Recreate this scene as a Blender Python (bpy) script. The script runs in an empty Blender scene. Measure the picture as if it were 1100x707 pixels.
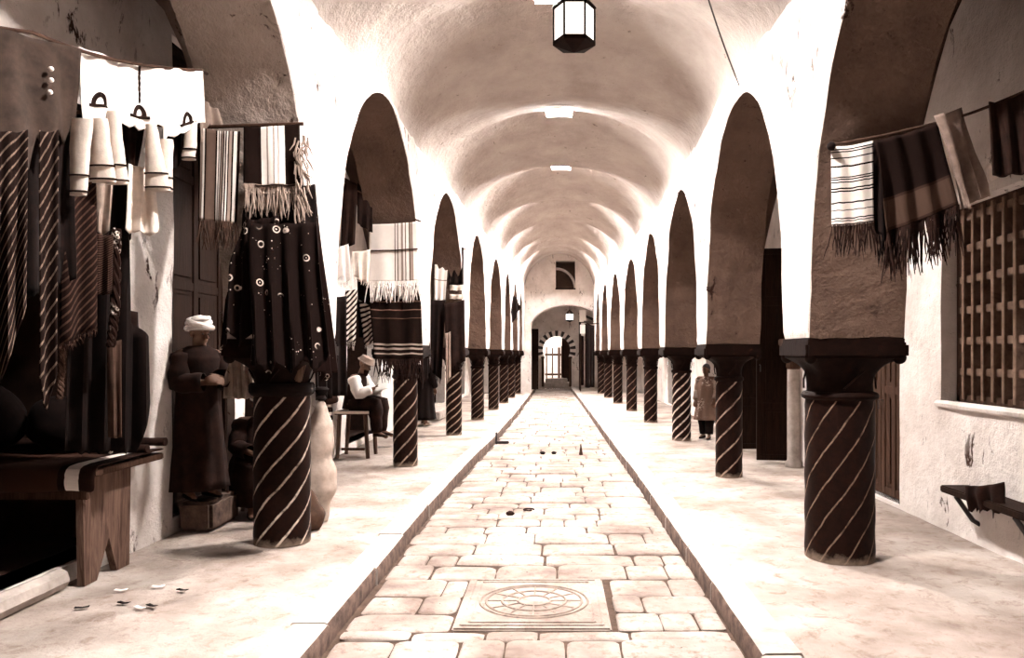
import bpy, bmesh, math, random
from mathutils import Vector, Matrix, noise as mnoise
PI = math.pi
S = bpy.context.scene
COL = S.collection
F = 800.0; EYE = 1.6; VX, VY = 597.0, 380.0

def P(px, py, d):
    return Vector(((px-VX)*d/F, d, EYE+(VY-py)*d/F))

def interp(x, pts):
    if x <= pts[0][0]: return pts[0][1]
    for (a, va), (b, vb) in zip(pts, pts[1:]):
        if x <= b: return va+(vb-va)*(x-a)/(b-a)
    return pts[-1][1]

def nz(x, y=0.0, z=0.0): return mnoise.noise(Vector((x, y, z)))

# ------------------------------------------------------------------ tagging
def T(o, label=None, cat=None, group=None, kind=None):
    if label: o['label'] = label
    if cat: o['category'] = cat
    if group: o['group'] = group
    if kind: o['kind'] = kind
    return o

def thing(name, label, cat, loc, group=None):
    o = bpy.data.objects.new(name, None); COL.objects.link(o)
    o.empty_display_size = 0.1
    o.location = Vector(loc)
    return T(o, label, cat, group)

def wloc(o):
    v = Vector((0, 0, 0))
    while o is not None:
        v += o.location; o = o.parent
    return v

# ------------------------------------------------------------------ mesh builder
class MB:
    def __init__(s): s.v = []; s.f = []; s.uv = []; s.mi = []
    def add(s, vs, fs, uvs=None, mi=0):
        b = len(s.v)
        s.v += [Vector(v) for v in vs]
        s.uv += list(uvs) if uvs else [(0, 0)]*len(vs)
        s.f += [tuple(i+b for i in f) for f in fs]
        s.mi += [mi]*len(fs)
        return s
    def grid(s, rows, uvs=None, close=False, flip=False, mi=0):
        n = len(rows); m = len(rows[0]); vs = [p for r in rows for p in r]; fs = []
        for i in range(n-1):
            for j in range(m if close else m-1):
                k = (j+1) % m
                q = (i*m+j, i*m+k, (i+1)*m+k, (i+1)*m+j)
                fs.append(q[::-1] if flip else q)
        return s.add(vs, fs, [u for r in uvs for u in r] if uvs else None, mi)
    def box(s, c, size, rz=0.0, mi=0, M=None, bev=0.0):
        c = Vector(c); x, y, z = [a/2 for a in size]
        b = min(bev, x*.9, y*.9, z*.9)
        R = M if M is not None else Matrix.Rotation(rz, 3, 'Z')
        if b <= 0:
            vs = [c+R@Vector((i*x, j*y, k*z)) for k in (-1, 1) for j in (-1, 1) for i in (-1, 1)]
            fs = [(0, 2, 3, 1), (4, 5, 7, 6), (0, 1, 5, 4), (2, 6, 7, 3), (0, 4, 6, 2), (1, 3, 7, 5)]
            return s.add(vs, fs, None, mi)
        bm = bmesh.new(); bmesh.ops.create_cube(bm, size=1)
        for v in bm.verts: v.co = Vector((v.co.x*2*x, v.co.y*2*y, v.co.z*2*z))
        bmesh.ops.bevel(bm, geom=bm.edges[:], offset=b, segments=2, affect='EDGES')
        bm.verts.index_update()
        vs = [c+R@v.co for v in bm.verts]; fs = [tuple(v.index for v in f.verts) for f in bm.faces]
        bm.free()
        return s.add(vs, fs, None, mi)
    def bb(s, x0, x1, y0, y1, z0, z1, mi=0, bev=0.0):
        return s.box(((x0+x1)/2, (y0+y1)/2, (z0+z1)/2), (abs(x1-x0), abs(y1-y0), abs(z1-z0)), mi=mi, bev=bev)
    def lathe(s, prof, c, n=32, mi=0, cap=True, sx=1.0, sy=1.0, a0=0.0):
        c = Vector(c); rows = []; uvs = []
        for r, z in prof:
            rows.append([c+Vector((r*sx*math.cos(a0+2*PI*j/n), r*sy*math.sin(a0+2*PI*j/n), z)) for j in range(n+1)])
            uvs.append([(j/n, z) for j in range(n+1)])
        s.grid(rows, uvs, mi=mi)
        if cap:
            for row, fl in ((rows[0], True), (rows[-1], False)):
                ids = tuple(range(n)); s.add(row[:n], [ids[::-1] if fl else ids], None, mi)
        return s
    def tube(s, pts, r, n=8, mi=0, cap=True):
        pts = [Vector(p) for p in pts]; m = len(pts)
        rr = r if isinstance(r, (list, tuple)) else [r]*m
        rows = []; uvs = []; up = Vector((0.13, 0.31, 0.94)); L = 0
        prev = None
        for i, p in enumerate(pts):
            t = (pts[min(i+1, m-1)]-pts[max(i-1, 0)])
            if t.length < 1e-9: t = Vector((0, 0, 1))
            t.normalize()
            if prev is None:
                a = t.cross(up)
                if a.length < .1: a = t.cross(Vector((1, 0, 0)))
            else: a = prev - t*prev.dot(t)
            a.normalize(); prev = a; b = t.cross(a)
            if i: L += (p-pts[i-1]).length
            rows.append([p+(a*math.cos(2*PI*j/n)+b*math.sin(2*PI*j/n))*rr[i] for j in range(n)])
            uvs.append([(j/n, L) for j in range(n)])
        s.grid(rows, uvs, close=True, flip=True, mi=mi)
        if cap:
            s.add(rows[0], [tuple(range(n))], None, mi); s.add(rows[-1], [tuple(range(n))[::-1]], None, mi)
        return s
    def ell(s, c, r, M=None, nu=16, nv=10, mi=0):
        c = Vector(c); r = r if isinstance(r, (tuple, list)) else (r, r, r)
        M = M or Matrix.Identity(3); rows = []
        for i in range(nv+1):
            th = PI*(i/nv); z = -math.cos(th); q = max(math.sin(th), 1e-3)
            rows.append([c+M@Vector((r[0]*q*math.cos(2*PI*j/nu), r[1]*q*math.sin(2*PI*j/nu), r[2]*z)) for j in range(nu)])
        return s.grid(rows, close=True, mi=mi)
    def capsule(s, a, b, ra, rb, n=12):
        a = Vector(a); b = Vector(b); t = b-a; L = t.length
        if L < 1e-6: return s.ell(a, ra)
        t /= L; pts = []; rs = []
        for k in range(5):
            th = PI/2*(k/4); pts.append(a-t*ra*math.cos(th)); rs.append(max(ra*math.sin(th), ra*.03))
        for k in range(1, 5): pts.append(a+t*L*k/5); rs.append(ra+(rb-ra)*k/5)
        for k in range(5):
            th = PI/2*(k/4); pts.append(b+t*rb*math.sin(th)); rs.append(max(rb*math.cos(th), rb*.03))
        return s.tube(pts, rs, n)
    def build(s, name, mats, parent=None, org=None, smooth=True, angle=40, solid=0.0, sub=0):
        o3 = wloc(parent) if parent is not None else Vector(org or (0, 0, 0))
        me = bpy.data.meshes.new(name)
        me.from_pydata([tuple(v-o3) for v in s.v], [], s.f)
        if not isinstance(mats, (list, tuple)): mats = [mats]
        for m in mats: me.materials.append(m)
        if len(mats) > 1: me.polygons.foreach_set('material_index', s.mi)
        uvl = me.uv_layers.new(name='UVMap')
        for l in me.loops: uvl.data[l.index].uv = s.uv[l.vertex_index]
        if smooth:
            me.polygons.foreach_set('use_smooth', [True]*len(me.polygons))
            me.set_sharp_from_angle(angle=math.radians(angle))
        me.validate(); me.update()
        o = bpy.data.objects.new(name, me); COL.objects.link(o)
        if parent is not None: o.parent = parent
        else: o.location = o3
        if solid:
            md = o.modifiers.new('solid', 'SOLIDIFY'); md.thickness = solid; md.offset = 0
        if sub:
            md = o.modifiers.new('sub', 'SUBSURF'); md.levels = sub; md.render_levels = sub
        return o

# ------------------------------------------------------------------ materials
def nmat(name, rough=.85):
    m = bpy.data.materials.new(name); m.use_nodes = True; nt = m.node_tree
    b = nt.nodes['Principled BSDF']; b.inputs['Roughness'].default_value = rough
    if 'Specular IOR Level' in b.inputs: b.inputs['Specular IOR Level'].default_value = .06
    return m, nt, b
def N(nt, t, **kw):
    n = nt.nodes.new(t)
    for k, v in kw.items():
        if hasattr(n, k): setattr(n, k, v)
        else: n.inputs[k].default_value = v
    return n
def noise_n(nt, vec, scale, detail=4, rough=.6, dist=0.0):
    n = nt.nodes.new('ShaderNodeTexNoise')
    n.inputs['Scale'].default_value = scale; n.inputs['Detail'].default_value = detail
    n.inputs['Roughness'].default_value = rough; n.inputs['Distortion'].default_value = dist
    if vec is not None: nt.links.new(vec, n.inputs['Vector'])
    return n.outputs['Fac']
def ramp(nt, fac, stops, mode='LINEAR'):
    r = nt.nodes.new('ShaderNodeValToRGB'); cr = r.color_ramp; cr.interpolation = mode
    while len(cr.elements) < len(stops): cr.elements.new(.5)
    for e, (p, c) in zip(cr.elements, sorted(stops, key=lambda q: q[0])):
        e.position = p; e.color = (c[0], c[1], c[2], 1) if isinstance(c, (tuple, list)) else (c, c, c, 1)
    nt.links.new(fac, r.inputs['Fac']); return r.outputs['Color']
def mixc(nt, fac, a, b, mode='MIX'):
    n = nt.nodes.new('ShaderNodeMix'); n.data_type = 'RGBA'; n.blend_type = mode
    ins = n.inputs
    for sock, val in ((ins[0], fac), (ins[6], a), (ins[7], b)):
        if hasattr(val, 'is_output') or isinstance(val, bpy.types.NodeSocket): nt.links.new(val, sock)
        elif isinstance(val, (tuple, list)): sock.default_value = (val[0], val[1], val[2], 1)
        else: sock.default_value = val
    return n.outputs[2]
def math_n(nt, op, a, b=None, c=None):
    n = nt.nodes.new('ShaderNodeMath'); n.operation = op
    for i, v in enumerate((a, b, c)):
        if v is None: continue
        if isinstance(v, bpy.types.NodeSocket): nt.links.new(v, n.inputs[i])
        else: n.inputs[i].default_value = v
    return n.outputs[0]
def bump(nt, b, hs, strength=.4, dist=.02):
    n = nt.nodes.new('ShaderNodeBump'); n.inputs['Strength'].default_value = strength
    n.inputs['Distance'].default_value = dist
    nt.links.new(hs, n.inputs['Height']); nt.links.new(n.outputs['Normal'], b.inputs['Normal'])
def objc(nt, scale=(1, 1, 1)):
    g = nt.nodes.new('ShaderNodeNewGeometry') if False else nt.nodes.new('ShaderNodeTexCoord')
    mp = nt.nodes.new('ShaderNodeMapping'); mp.inputs['Scale'].default_value = scale
    nt.links.new(g.outputs['Object'], mp.inputs['Vector']); return mp.outputs['Vector']
def uvc(nt):
    g = nt.nodes.new('ShaderNodeTexCoord'); s = nt.nodes.new('ShaderNodeSeparateXYZ')
    nt.links.new(g.outputs['UV'], s.inputs[0]); return g.outputs['UV'], s.outputs[0], s.outputs[1]

def plaster(name, a=(.74, .68, .64), b=(.50, .435, .395), dark=(.045, .022, .015), thr=.61, bs=.6):
    m, nt, p = nmat(name, .9)
    v = objc(nt); vs = objc(nt, (1, 1, .45))
    big = noise_n(nt, v, 1.3, 5, .65)
    c = mixc(nt, ramp(nt, big, [(.35, 0.0), (.68, 1.0)]), a, b)
    st = noise_n(nt, vs, 6.5, 6, .72, .6)
    reg = noise_n(nt, v, 1.1, 2, .5)
    mask = math_n(nt, 'MULTIPLY', ramp(nt, st, [(thr-.02, 0.0), (thr+.03, 1.0)]), ramp(nt, reg, [(.42, 0.0), (.6, 1.0)]))
    c = mixc(nt, mask, c, dark)
    fine = noise_n(nt, v, 40, 3, .7)
    mask2 = ramp(nt, fine, [(.68, 0.0), (.72, 1.0)])
    c = mixc(nt, math_n(nt, 'MULTIPLY', mask2, .7), c, dark)
    nt.links.new(c, p.inputs['Base Color'])
    h = math_n(nt, 'ADD', math_n(nt, 'MULTIPLY', noise_n(nt, v, 7, 6, .65), 1.0), math_n(nt, 'MULTIPLY', noise_n(nt, v, 45, 3, .6), .18))
    h = math_n(nt, 'SUBTRACT', h, math_n(nt, 'MULTIPLY', mask, .35))
    bump(nt, p, h, bs, .05); return m

def plain(name, c, rough=.8, var=.35, scale=12, bs=.3, spec=None, metal=0):
    m, nt, p = nmat(name, rough); v = objc(nt)
    n = noise_n(nt, v, scale, 5, .65)
    d = tuple(x*(1-var) for x in c); l = tuple(min(1, x*(1+var)) for x in c)
    nt.links.new(ramp(nt, n, [(.3, d), (.7, l)]), p.inputs['Base Color']); p.inputs['Specular IOR Level'].default_value = .12
    p.inputs['Metallic'].default_value = metal
    if spec is not None: p.inputs['Specular IOR Level'].default_value = spec
    bump(nt, p, n, bs, .01); return m

def wood(name, c, c2, scale=(14, 14, 1.2), rough=.7):
    m, nt, p = nmat(name, rough); v = objc(nt, scale)
    n = noise_n(nt, v, 2.0, 6, .7, .8)
    nt.links.new(ramp(nt, n, [(.32, c), (.72, c2)]), p.inputs['Base Color'])
    bump(nt, p, n, .35, .01); return m

def stripes(name, stops, axis='x', rough=.95, weave=220, wob=.006, wear=.25):
    """stops: (position, colour) constant bands along the cloth"""
    m, nt, p = nmat(name, rough); uv, u, v = uvc(nt)
    f = u if axis == 'x' else v
    w = math_n(nt, 'MULTIPLY', math_n(nt, 'SUBTRACT', noise_n(nt, uv, 6, 3), .5), wob*2)
    f = math_n(nt, 'ADD', f, w)
    c = ramp(nt, f, stops, 'CONSTANT')
    wr = noise_n(nt, uv, 9, 5, .7)
    c = mixc(nt, math_n(nt, 'MULTIPLY', ramp(nt, wr, [(.35, 0.0), (.75, 1.0)]), wear), c, (.03, .015, .01))
    nt.links.new(c, p.inputs['Base Color'])
    bump(nt, p, noise_n(nt, uv, weave, 2, .5), .25, .004); return m

def rep_stripes(name, n, w, ca, cb, axis='x', skew=0.0, wear=.25):
    m, nt, p = nmat(name, .95); uv, u, v = uvc(nt)
    a, b = (u, v) if axis == 'x' else (v, u)
    f = math_n(nt, 'ADD', math_n(nt, 'MULTIPLY', a, n), math_n(nt, 'MULTIPLY', b, skew))
    f = math_n(nt, 'FRACT', math_n(nt, 'ADD', f, math_n(nt, 'MULTIPLY', noise_n(nt, uv, 5, 3), .2)))
    c = ramp(nt, f, [(0, ca), (w, cb)], 'CONSTANT')
    wr = noise_n(nt, uv, 12, 5, .7)
    c = mixc(nt, math_n(nt, 'MULTIPLY', ramp(nt, wr, [(.4, 0.0), (.7, 1.0)]), wear), c, cb)
    nt.links.new(c, p.inputs['Base Color'])
    bump(nt, p, wr, .25, .01); return m

def embroid(name, base, thread, scale=9, ring=(.16, .24), dots=True):
    m, nt, p = nmat(name, .9); v = objc(nt)
    vo = nt.nodes.new('ShaderNodeTexVoronoi'); vo.inputs['Scale'].default_value = scale
    vo.inputs['Randomness'].default_value = .75
    nt.links.new(v, vo.inputs['Vector']); d = vo.outputs['Distance']
    r = ramp(nt, d, [(0, 1.0), (.05, 0.0), (ring[0], 1.0), (ring[1], 0.0)], 'CONSTANT')
    sel = ramp(nt, noise_n(nt, v, 3.2, 2), [(.54, 0.0), (.60, 1.0)])
    k = math_n(nt, 'MULTIPLY', r, sel)
    if dots:
        v2 = nt.nodes.new('ShaderNodeTexVoronoi'); v2.inputs['Scale'].default_value = scale*3.2
        nt.links.new(v, v2.inputs['Vector'])
        k2 = math_n(nt, 'MULTIPLY', ramp(nt, v2.outputs['Distance'], [(0, 1.0), (.16, 0.0)], 'CONSTANT'),
                    ramp(nt, noise_n(nt, v, 5, 2), [(.55, 0.0), (.6, 1.0)]))
        k = math_n(nt, 'MAXIMUM', k, k2)
    nt.links.new(mixc(nt, k, base, thread), p.inputs['Base Color'])
    bump(nt, p, noise_n(nt, v, 60, 3), .2, .004); return m

def spiral_mat(name, n, k, w, dark, light, blur=.35):
    m, nt, p = nmat(name, .6); uv, u, v = uvc(nt)
    oc = objc(nt)
    ns = noise_n(nt, oc, 5, 4, .6)
    f = math_n(nt, 'SUBTRACT', math_n(nt, 'MULTIPLY', u, n), math_n(nt, 'MULTIPLY', v, k))
    f = math_n(nt, 'FRACT', math_n(nt, 'ADD', f, math_n(nt, 'ADD', math_n(nt, 'MULTIPLY', ns, .22), 20.0)))
    line = ramp(nt, f, [(0, 0.0), (.5-w, 0.0), (.5-w*.5, 1.0), (.5+w*.5, 1.0), (.5+w, 0.0)])
    brk = ramp(nt, noise_n(nt, oc, 11, 4, .7), [(.3, .1), (.55, 1.0)])
    line = math_n(nt, 'MULTIPLY', line, brk)
    dk = ramp(nt, noise_n(nt, oc, 18, 5, .7), [(.35, dark), (.85, tuple(x*3.2 for x in dark))])
    low = ramp(nt, math_n(nt, 'ADD', v, math_n(nt, 'MULTIPLY', noise_n(nt, oc, 14, 4), .12)), [(.07, 1.0), (.13, 0.0)])
    c = mixc(nt, line, dk, light)
    c = mixc(nt, math_n(nt, 'MULTIPLY', low, .45), c, (.35, .26, .2))
    nt.links.new(c, p.inputs['Base Color'])
    bump(nt, p, math_n(nt, 'ADD', math_n(nt, 'MULTIPLY', line, .6), math_n(nt, 'MULTIPLY', ns, .5)), .35, .02); return m

def emis(name, c, s):
    m = bpy.data.materials.new(name); m.use_nodes = True; nt = m.node_tree; nt.nodes.clear()
    e = nt.nodes.new('ShaderNodeEmission'); e.inputs[0].default_value = (*c, 1); e.inputs[1].default_value = s
    o = nt.nodes.new('ShaderNodeOutputMaterial'); nt.links.new(e.outputs[0], o.inputs[0]); return m

SKY = 1100.0
WHITE = (.80, .73, .68); CREAM = (.72, .62, .54); GREY = (.38, .29, .24); MID = (.2, .12, .085)
DARK = (.014, .0055, .0035); BLACK = (.005, .002, .0014); BROWN = (.07, .03, .02)
M = {}
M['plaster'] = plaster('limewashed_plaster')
M['plaster_shaded'] = plaster('rough_shaded_plaster', (.125, .080, .060), (.078, .048, .036), (.03, .012, .008), .64, 1.0)  # same white plaster darkened: shade of reveals and aisles put into the colour
M['plaster_lit'] = plaster('lit_pier_plaster', (.40, .33, .29), (.27, .21, .18), (.05, .025, .018), .64, 1.1)  # paler copy of the reveal plaster, with less shade in its colour
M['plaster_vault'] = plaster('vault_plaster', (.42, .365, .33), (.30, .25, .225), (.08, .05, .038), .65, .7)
M['dark_wall'] = plain('dark_room_wall', (.018, .008, .005), .95, .5, 4, .5)  # near-black brown for the walls of the shop rooms
M['capital'] = plain('blackened_stone', (.0065, .0022, .0012), .7, .6, 14, .5, .05)
M['wood_dark'] = wood('dark_wood', (.006, .0025, .0015), (.022, .010, .006))
M['wood_mid'] = wood('brown_wood', (.022, .010, .006), (.075, .04, .027))
M['wood_pale'] = wood('worn_wood', (.04, .02, .014), (.16, .10, .075))
M['stone'] = plain('kerb_stone', (.34, .29, .26), .9, .3, 6, .6)
M['iron'] = plain('black_iron', (.012, .006, .005), .5, .4, 20, .2, .5)
M['skin'] = plain('skin', (.14, .075, .05), .6, .15, 8, .05)
M['skin_pale'] = plain('skin_lit', (.42, .26, .19), .6, .15, 8, .05)
M['white'] = plain('white_cotton', WHITE, .95, .06, 30, .25)
M['cream'] = plain('cream_cotton', CREAM, .95, .12, 20, .3)
M['grey_cloth'] = plain('grey_cloth', (.26, .195, .16), .95, .3, 9, .4)
M['mid_cloth'] = plain('brown_cloth', (.05, .027, .019), .95, .4, 8, .4)
M['dark_cloth'] = plain('dark_cloth', DARK, .95, .6, 9, .4)
M['black_cloth'] = plain('black_cloth', BLACK, .95, .6, 9, .4)
M['sack'] = plain('sack_cloth', (.36, .285, .24), .95, .3, 7, .6)
M['sack_brown'] = plain('brown_sacking', (.05, .027, .018), .95, .5, 7, .6)
M['glass'] = plain('frosted_glass', (.8, .74, .68), .4, .05, 5, .0)
M['paper'] = plain('paper', (.85, .8, .75), .9, .03, 5, .0)
M['sky_pane'] = emis('sky_seen_through_skylight', (1, .93, .87), SKY)

# ------------------------------------------------------------------ layout tables (metres; y = depth)
PR = [-5.6, -1.95, 1.95, 5.88, 9.72, 13.8, 17.35, 20.9, 24.0, 27.0, 29.8]
PL = [-5.6, -1.8, 2.1, 6.36, 10.7, 14.7, 18.1, 21.3, 24.1, 27.0, 29.7]
HP = .32
XR = [(-6, 1.885), (9.4, 1.89), (13.5, 1.97), (17, 1.96), (20.6, 1.87), (23.7, 1.72), (27, 1.62), (31, 1.56)]
XL = [(-6, -2.05), (2, -2.03), (6, -1.98), (10.4, -1.88), (14.4, -1.78), (17.8, -1.66), (21, -1.50), (24, -1.42), (27, -1.34), (31, -1.28)]
TH = [(-6, .72), (6, .72), (10, .68), (14, .62), (20, .56), (31, .5)]
xr = lambda y: interp(y, XR)
xl = lambda y: interp(y, XL)
th = lambda y: interp(y, TH)
APR = [4.28, 4.28, 4.28, 4.28, 4.16, 4.10, 4.02, 4.0, 3.98, 3.96, 3.95]
APL = [4.4, 4.4, 4.5, 4.52, 4.32, 4.2, 4.1, 4.05, 4.0, 3.96, 3.95]
SPR = 1.72
XSL, XSR = -3.42, 3.55
YEND = 31.0; YBACK = -5.3
PROF = [(1.0, 0), (.985, .12), (.965, .25), (.935, .38), (.89, .50), (.835, .60), (.765, .69), (.67, .775), (.56, .85), (.43, .91), (.30, .955), (.16, .985), (.06, .998), (0, 1.0)]
def prof_s(t):   # smooth resample
    n = len(PROF)-1; x = t*n; i = min(int(x), n-1); f = x-i
    p0 = PROF[max(i-1, 0)]; p1 = PROF[i]; p2 = PROF[i+1]; p3 = PROF[min(i+2, n)]
    def cr(a, b, c, d): return .5*((2*b)+(-a+c)*f+(2*a-5*b+4*c-d)*f*f+(-a+3*b-3*c+d)*f*f*f)
    return cr(p0[0], p1[0], p2[0], p3[0]), cr(p0[1], p1[1], p2[1], p3[1])

# vault bays from mean pier positions
PM = [(a+b)/2 for a, b in zip(PL, PR)]
def vault_z(y, u):
    k = 0
    while k < len(PM)-2 and y > PM[k+1]: k += 1
    a, b = PM[k], PM[k+1]; v = min(max((y-(a+b)/2)/((b-a)/2), -1), 1)
    crown = interp(y, [(4, 5.12), (12, 5.15), (16, 5.23), (20, 5.34), (26, 5.44), (31, 5.74)])
    spring = 4.42
    c = math.cos(PI*v/2)
    q = max(0.0, 1-abs(u)**2.05)**.6
    z = spring+(crown-spring)*q
    g = (1-abs(v))**1.2 if abs(v) < 1 else 0.0
    z += (.13+.31*q)*g
    return z

# ------------------------------------------------------------------ arcade walls
def arcade(name, piers, X, sgn, apex):
    mb = MB(); pts = []                          # (y, z, roughness)
    YS = YBACK
    for i in range(len(piers)):
        pc = piers[i]
        y0, y1 = pc-HP, pc+HP
        if i == len(piers)-1: y1 = YEND
        n = 6 if i < len(piers)-1 else 12
        for j in range(n+1): pts.append((y0+(y1-y0)*j/n, SPR, 0))
        if i < len(piers)-1:
            a = piers[i+1]-HP; mid = (y1+a)/2; hs = (a-y1)/2; H = apex[i]-SPR
            m = 34
            for j in range(1, m):
                s, h = prof_s(j/m); pts.append((mid-hs*s, SPR+H*h, 1))
            pts.append((mid, SPR+H, 1))
            for j in range(m-1, 0, -1):
                s, h = prof_s(j/m); pts.append((mid+hs*s, SPR+H*h, 1))
    NV = 22
    rows_in = []; rows_out = []
    for (y, z, r) in pts:
        zt = vault_z(y, 1.0)+.03
        jit = .022*nz(y*2.5, z*2.5, sgn*3)+.010*nz(y*11, z*11, sgn*7) if r else .006*nz(y*9, z, 1)
        ri = []; ro = []
        for k in range(NV+1):
            t = (k/NV)**1.25; zz = z+(zt-z)*t+ (jit if k == 0 and r else 0)
            xin = X(y)
            bulge = .018*nz(y*1.7, zz*1.7, sgn)+.007*nz(y*6, zz*6, sgn)
            if k == 0: xin2 = xin+sgn*.012
            else: xin2 = xin
            ri.append(Vector((xin2+bulge, y, zz)))
            ro.append(Vector((xin+sgn*th(y)+bulge, y, zz if k < NV else 5.0)))
        rows_in.append(ri); rows_out.append(ro)
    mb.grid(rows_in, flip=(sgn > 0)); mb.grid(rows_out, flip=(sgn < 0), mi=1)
    # soffit between inner and outer bottom edges, subdivided
    NS = 9; sof = []
    for (y, z, r), a, b in zip(pts, rows_in, rows_out):
        row = []
        for k in range(NS+1):
            t = k/NS; p = a[0].lerp(b[0], t)
            if 0 < k < NS:
                w = .016*nz(p.x*3+5, p.y*3, p.z*3)+.008*nz(p.x*9, p.y*9, p.z*9)
                p = p+Vector((0, w, w))
            row.append(p)
        sof.append(row)
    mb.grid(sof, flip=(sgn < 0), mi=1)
    if sgn < 0:                                   # first left pier reveals: paler, more light put into the colour
        for i, f in enumerate(mb.f):
            y = sum(mb.v[k].y for k in f)/len(f)
            if mb.mi[i] == 1 and 4.2 < y < 6.7: mb.mi[i] = 2
    o = mb.build(name, [M['plaster'], M['plaster_shaded'], M['plaster_lit']], smooth=True, angle=50)
    return T(o, kind='structure')

arcade('wall_left_inner', PL, xl, -1, APL)
arcade('wall_right_inner', PR, xr, 1, APR)

# diaphragm arches across the side aisles: continue each pier out to the shop wall
def aisle_arches(name, piers, X, sgn, xs):
    mb = MB()
    for i, pc in enumerate(piers):
        if pc < 0 or i == 0: continue
        xin = X(pc)+sgn*(th(pc)-.10); a = X(pc)+sgn*(th(pc)-.02); b = xs
        pts = [(xin, SPR)]
        for j in range(0, 27):
            z = SPR+(4.74-SPR)*j/26
            pts.append((a+sgn*interp(z, [(1.7, 0), (2.3, .0), (2.8, .05), (3.3, .16), (3.7, .26), (4.05, .36), (4.4, .52), (4.74, .84)]), z))
        mi = 1 if sgn < 0 and 6 < pc < 7 else 0
        for face, yy in ((0, pc-HP+.012), (1, pc+HP-.012)):
            rows = [[Vector((x, yy+.012*nz(x*5, zz*5, yy), zz)) for zz in [z+(4.75-z)*k/12 for k in range(13)]] for x, z in pts]
            mb.grid(rows, flip=(face == 1) == (sgn > 0), mi=mi)
        mb.grid([[Vector((x, pc-HP+.012+(2*HP-.024)*k/5, z)) for k in range(6)] for x, z in pts[1:]], flip=(sgn < 0))
    return T(mb.build(name, [M['plaster_shaded'], M['plaster_lit']], angle=45), kind='structure')
aisle_arches('wall_left_cross', PL, xl, -1, XSL)
aisle_arches('wall_right_cross', PR, xr, 1, XSR)

# ------------------------------------------------------------------ vault with skylight holes
SKY_Y = [(a+b)/2 for a, b in zip(PM, PM[1:])]
def vault():
    mb = MB(); ny = 420; nu = 56; y0, y1 = YBACK, YEND; rows = []
    ys = [y0+(y1-y0)*i/ny for i in range(ny+1)]
    us = [-math.cos(PI*j/nu) for j in range(nu+1)]
    for y in ys:
        r = []
        a, b = xl(y), xr(y)
        for u in us:
            x = (a+b)/2+u*(b-a)/2
            z = vault_z(y, u)+.02*nz(x*1.5, y*1.5, 3)+.007*nz(x*5, y*5, 8)
            r.append(Vector((x, y, z)))
        rows.append(r)
    vs = [p for r in rows for p in r]; fs = []; m = nu+1
    for i in range(ny):
        for j in range(nu):
            c = (vs[i*m+j]+vs[(i+1)*m+j+1])/2
            cx = (xl(c.y)+xr(c.y))/2
            if any(s > 3 and abs(c.y-s) < .19 and abs(c.x-cx) < .21 for s in SKY_Y): continue
            fs.append((i*m+j, i*m+j+1, (i+1)*m+j+1, (i+1)*m+j)[::-1])
    mb.add(vs, fs)
    return T(mb.build('ceiling', M['plaster_vault'], angle=70), kind='structure')
vault()
ordw = ['first', 'second', 'third', 'fourth', 'fifth', 'sixth', 'seventh', 'eighth', 'ninth', 'tenth']
nsk = 0
SKYS = [(3.9, 2300), (8.2, 1850), (12.2, 1750), (16, 1850), (19.5, 2000), (22.7, 2200), (26, 2400), (28.5, 2400)]
for s in [q for q in SKY_Y if q > 3]:
    cx = (xl(s)+xr(s))/2; zc = vault_z(s, 0)
    vis = s > 5
    lab = ('small bright rectangular roof opening above the hexagonal lantern' if nsk == 0 and vis else
           '%s small bright opening along the vault crown beyond the hexagonal lantern' % ordw[max(nsk-1, 0)])
    if not vis: lab = 'small roof opening in the vault above and behind the viewer'
    t = thing('skylight', lab, 'skylight', (cx, s, zc), 'skylights along the crown of the vault')
    if vis: nsk += 1
    fr = MB(); W, D = .215, .195
    for a, b, c, d in ((-W-.03, -W+.005, -D-.03, D+.03), (W-.005, W+.03, -D-.03, D+.03), (-W, W, -D-.03, -D+.005), (-W, W, D-.005, D+.03)):
        fr.bb(cx+a, cx+b, s+c, s+d, zc-.02, zc+.30)
    fr.build('frame', M['plaster_vault'], t, smooth=False)
    pn = MB(); pn.box((cx, s, zc+.10), (2*W, 2*D*1.06, .012), M=Matrix.Rotation(-.62, 3, 'X')); pn.build('pane', emis('sky_in_skylight', (1, .945, .91), interp(s, SKYS)), t, smooth=False)

# ------------------------------------------------------------------ aisles ceilings, shop walls
def slab(name, boxes, mat, kind='structure'):
    mb = MB()
    for b in boxes: mb.bb(*b)
    return T(mb.build(name, mat, smooth=False), kind=kind)
slab('ceiling_aisle_left', [(XSL-.3, xl(0)-.35, YBACK, YEND, 4.72, 4.85)], M['plaster_shaded'])
slab('ceiling_aisle_right', [(xr(0)+.35, XSR+.3, YBACK, YEND, 4.72, 4.85)], M['plaster_shaded'])
slab('wall_back', [(-5.2, 5.2, YBACK-.3, YBACK, -.2, 6)], M['plaster_shaded'])

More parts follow.
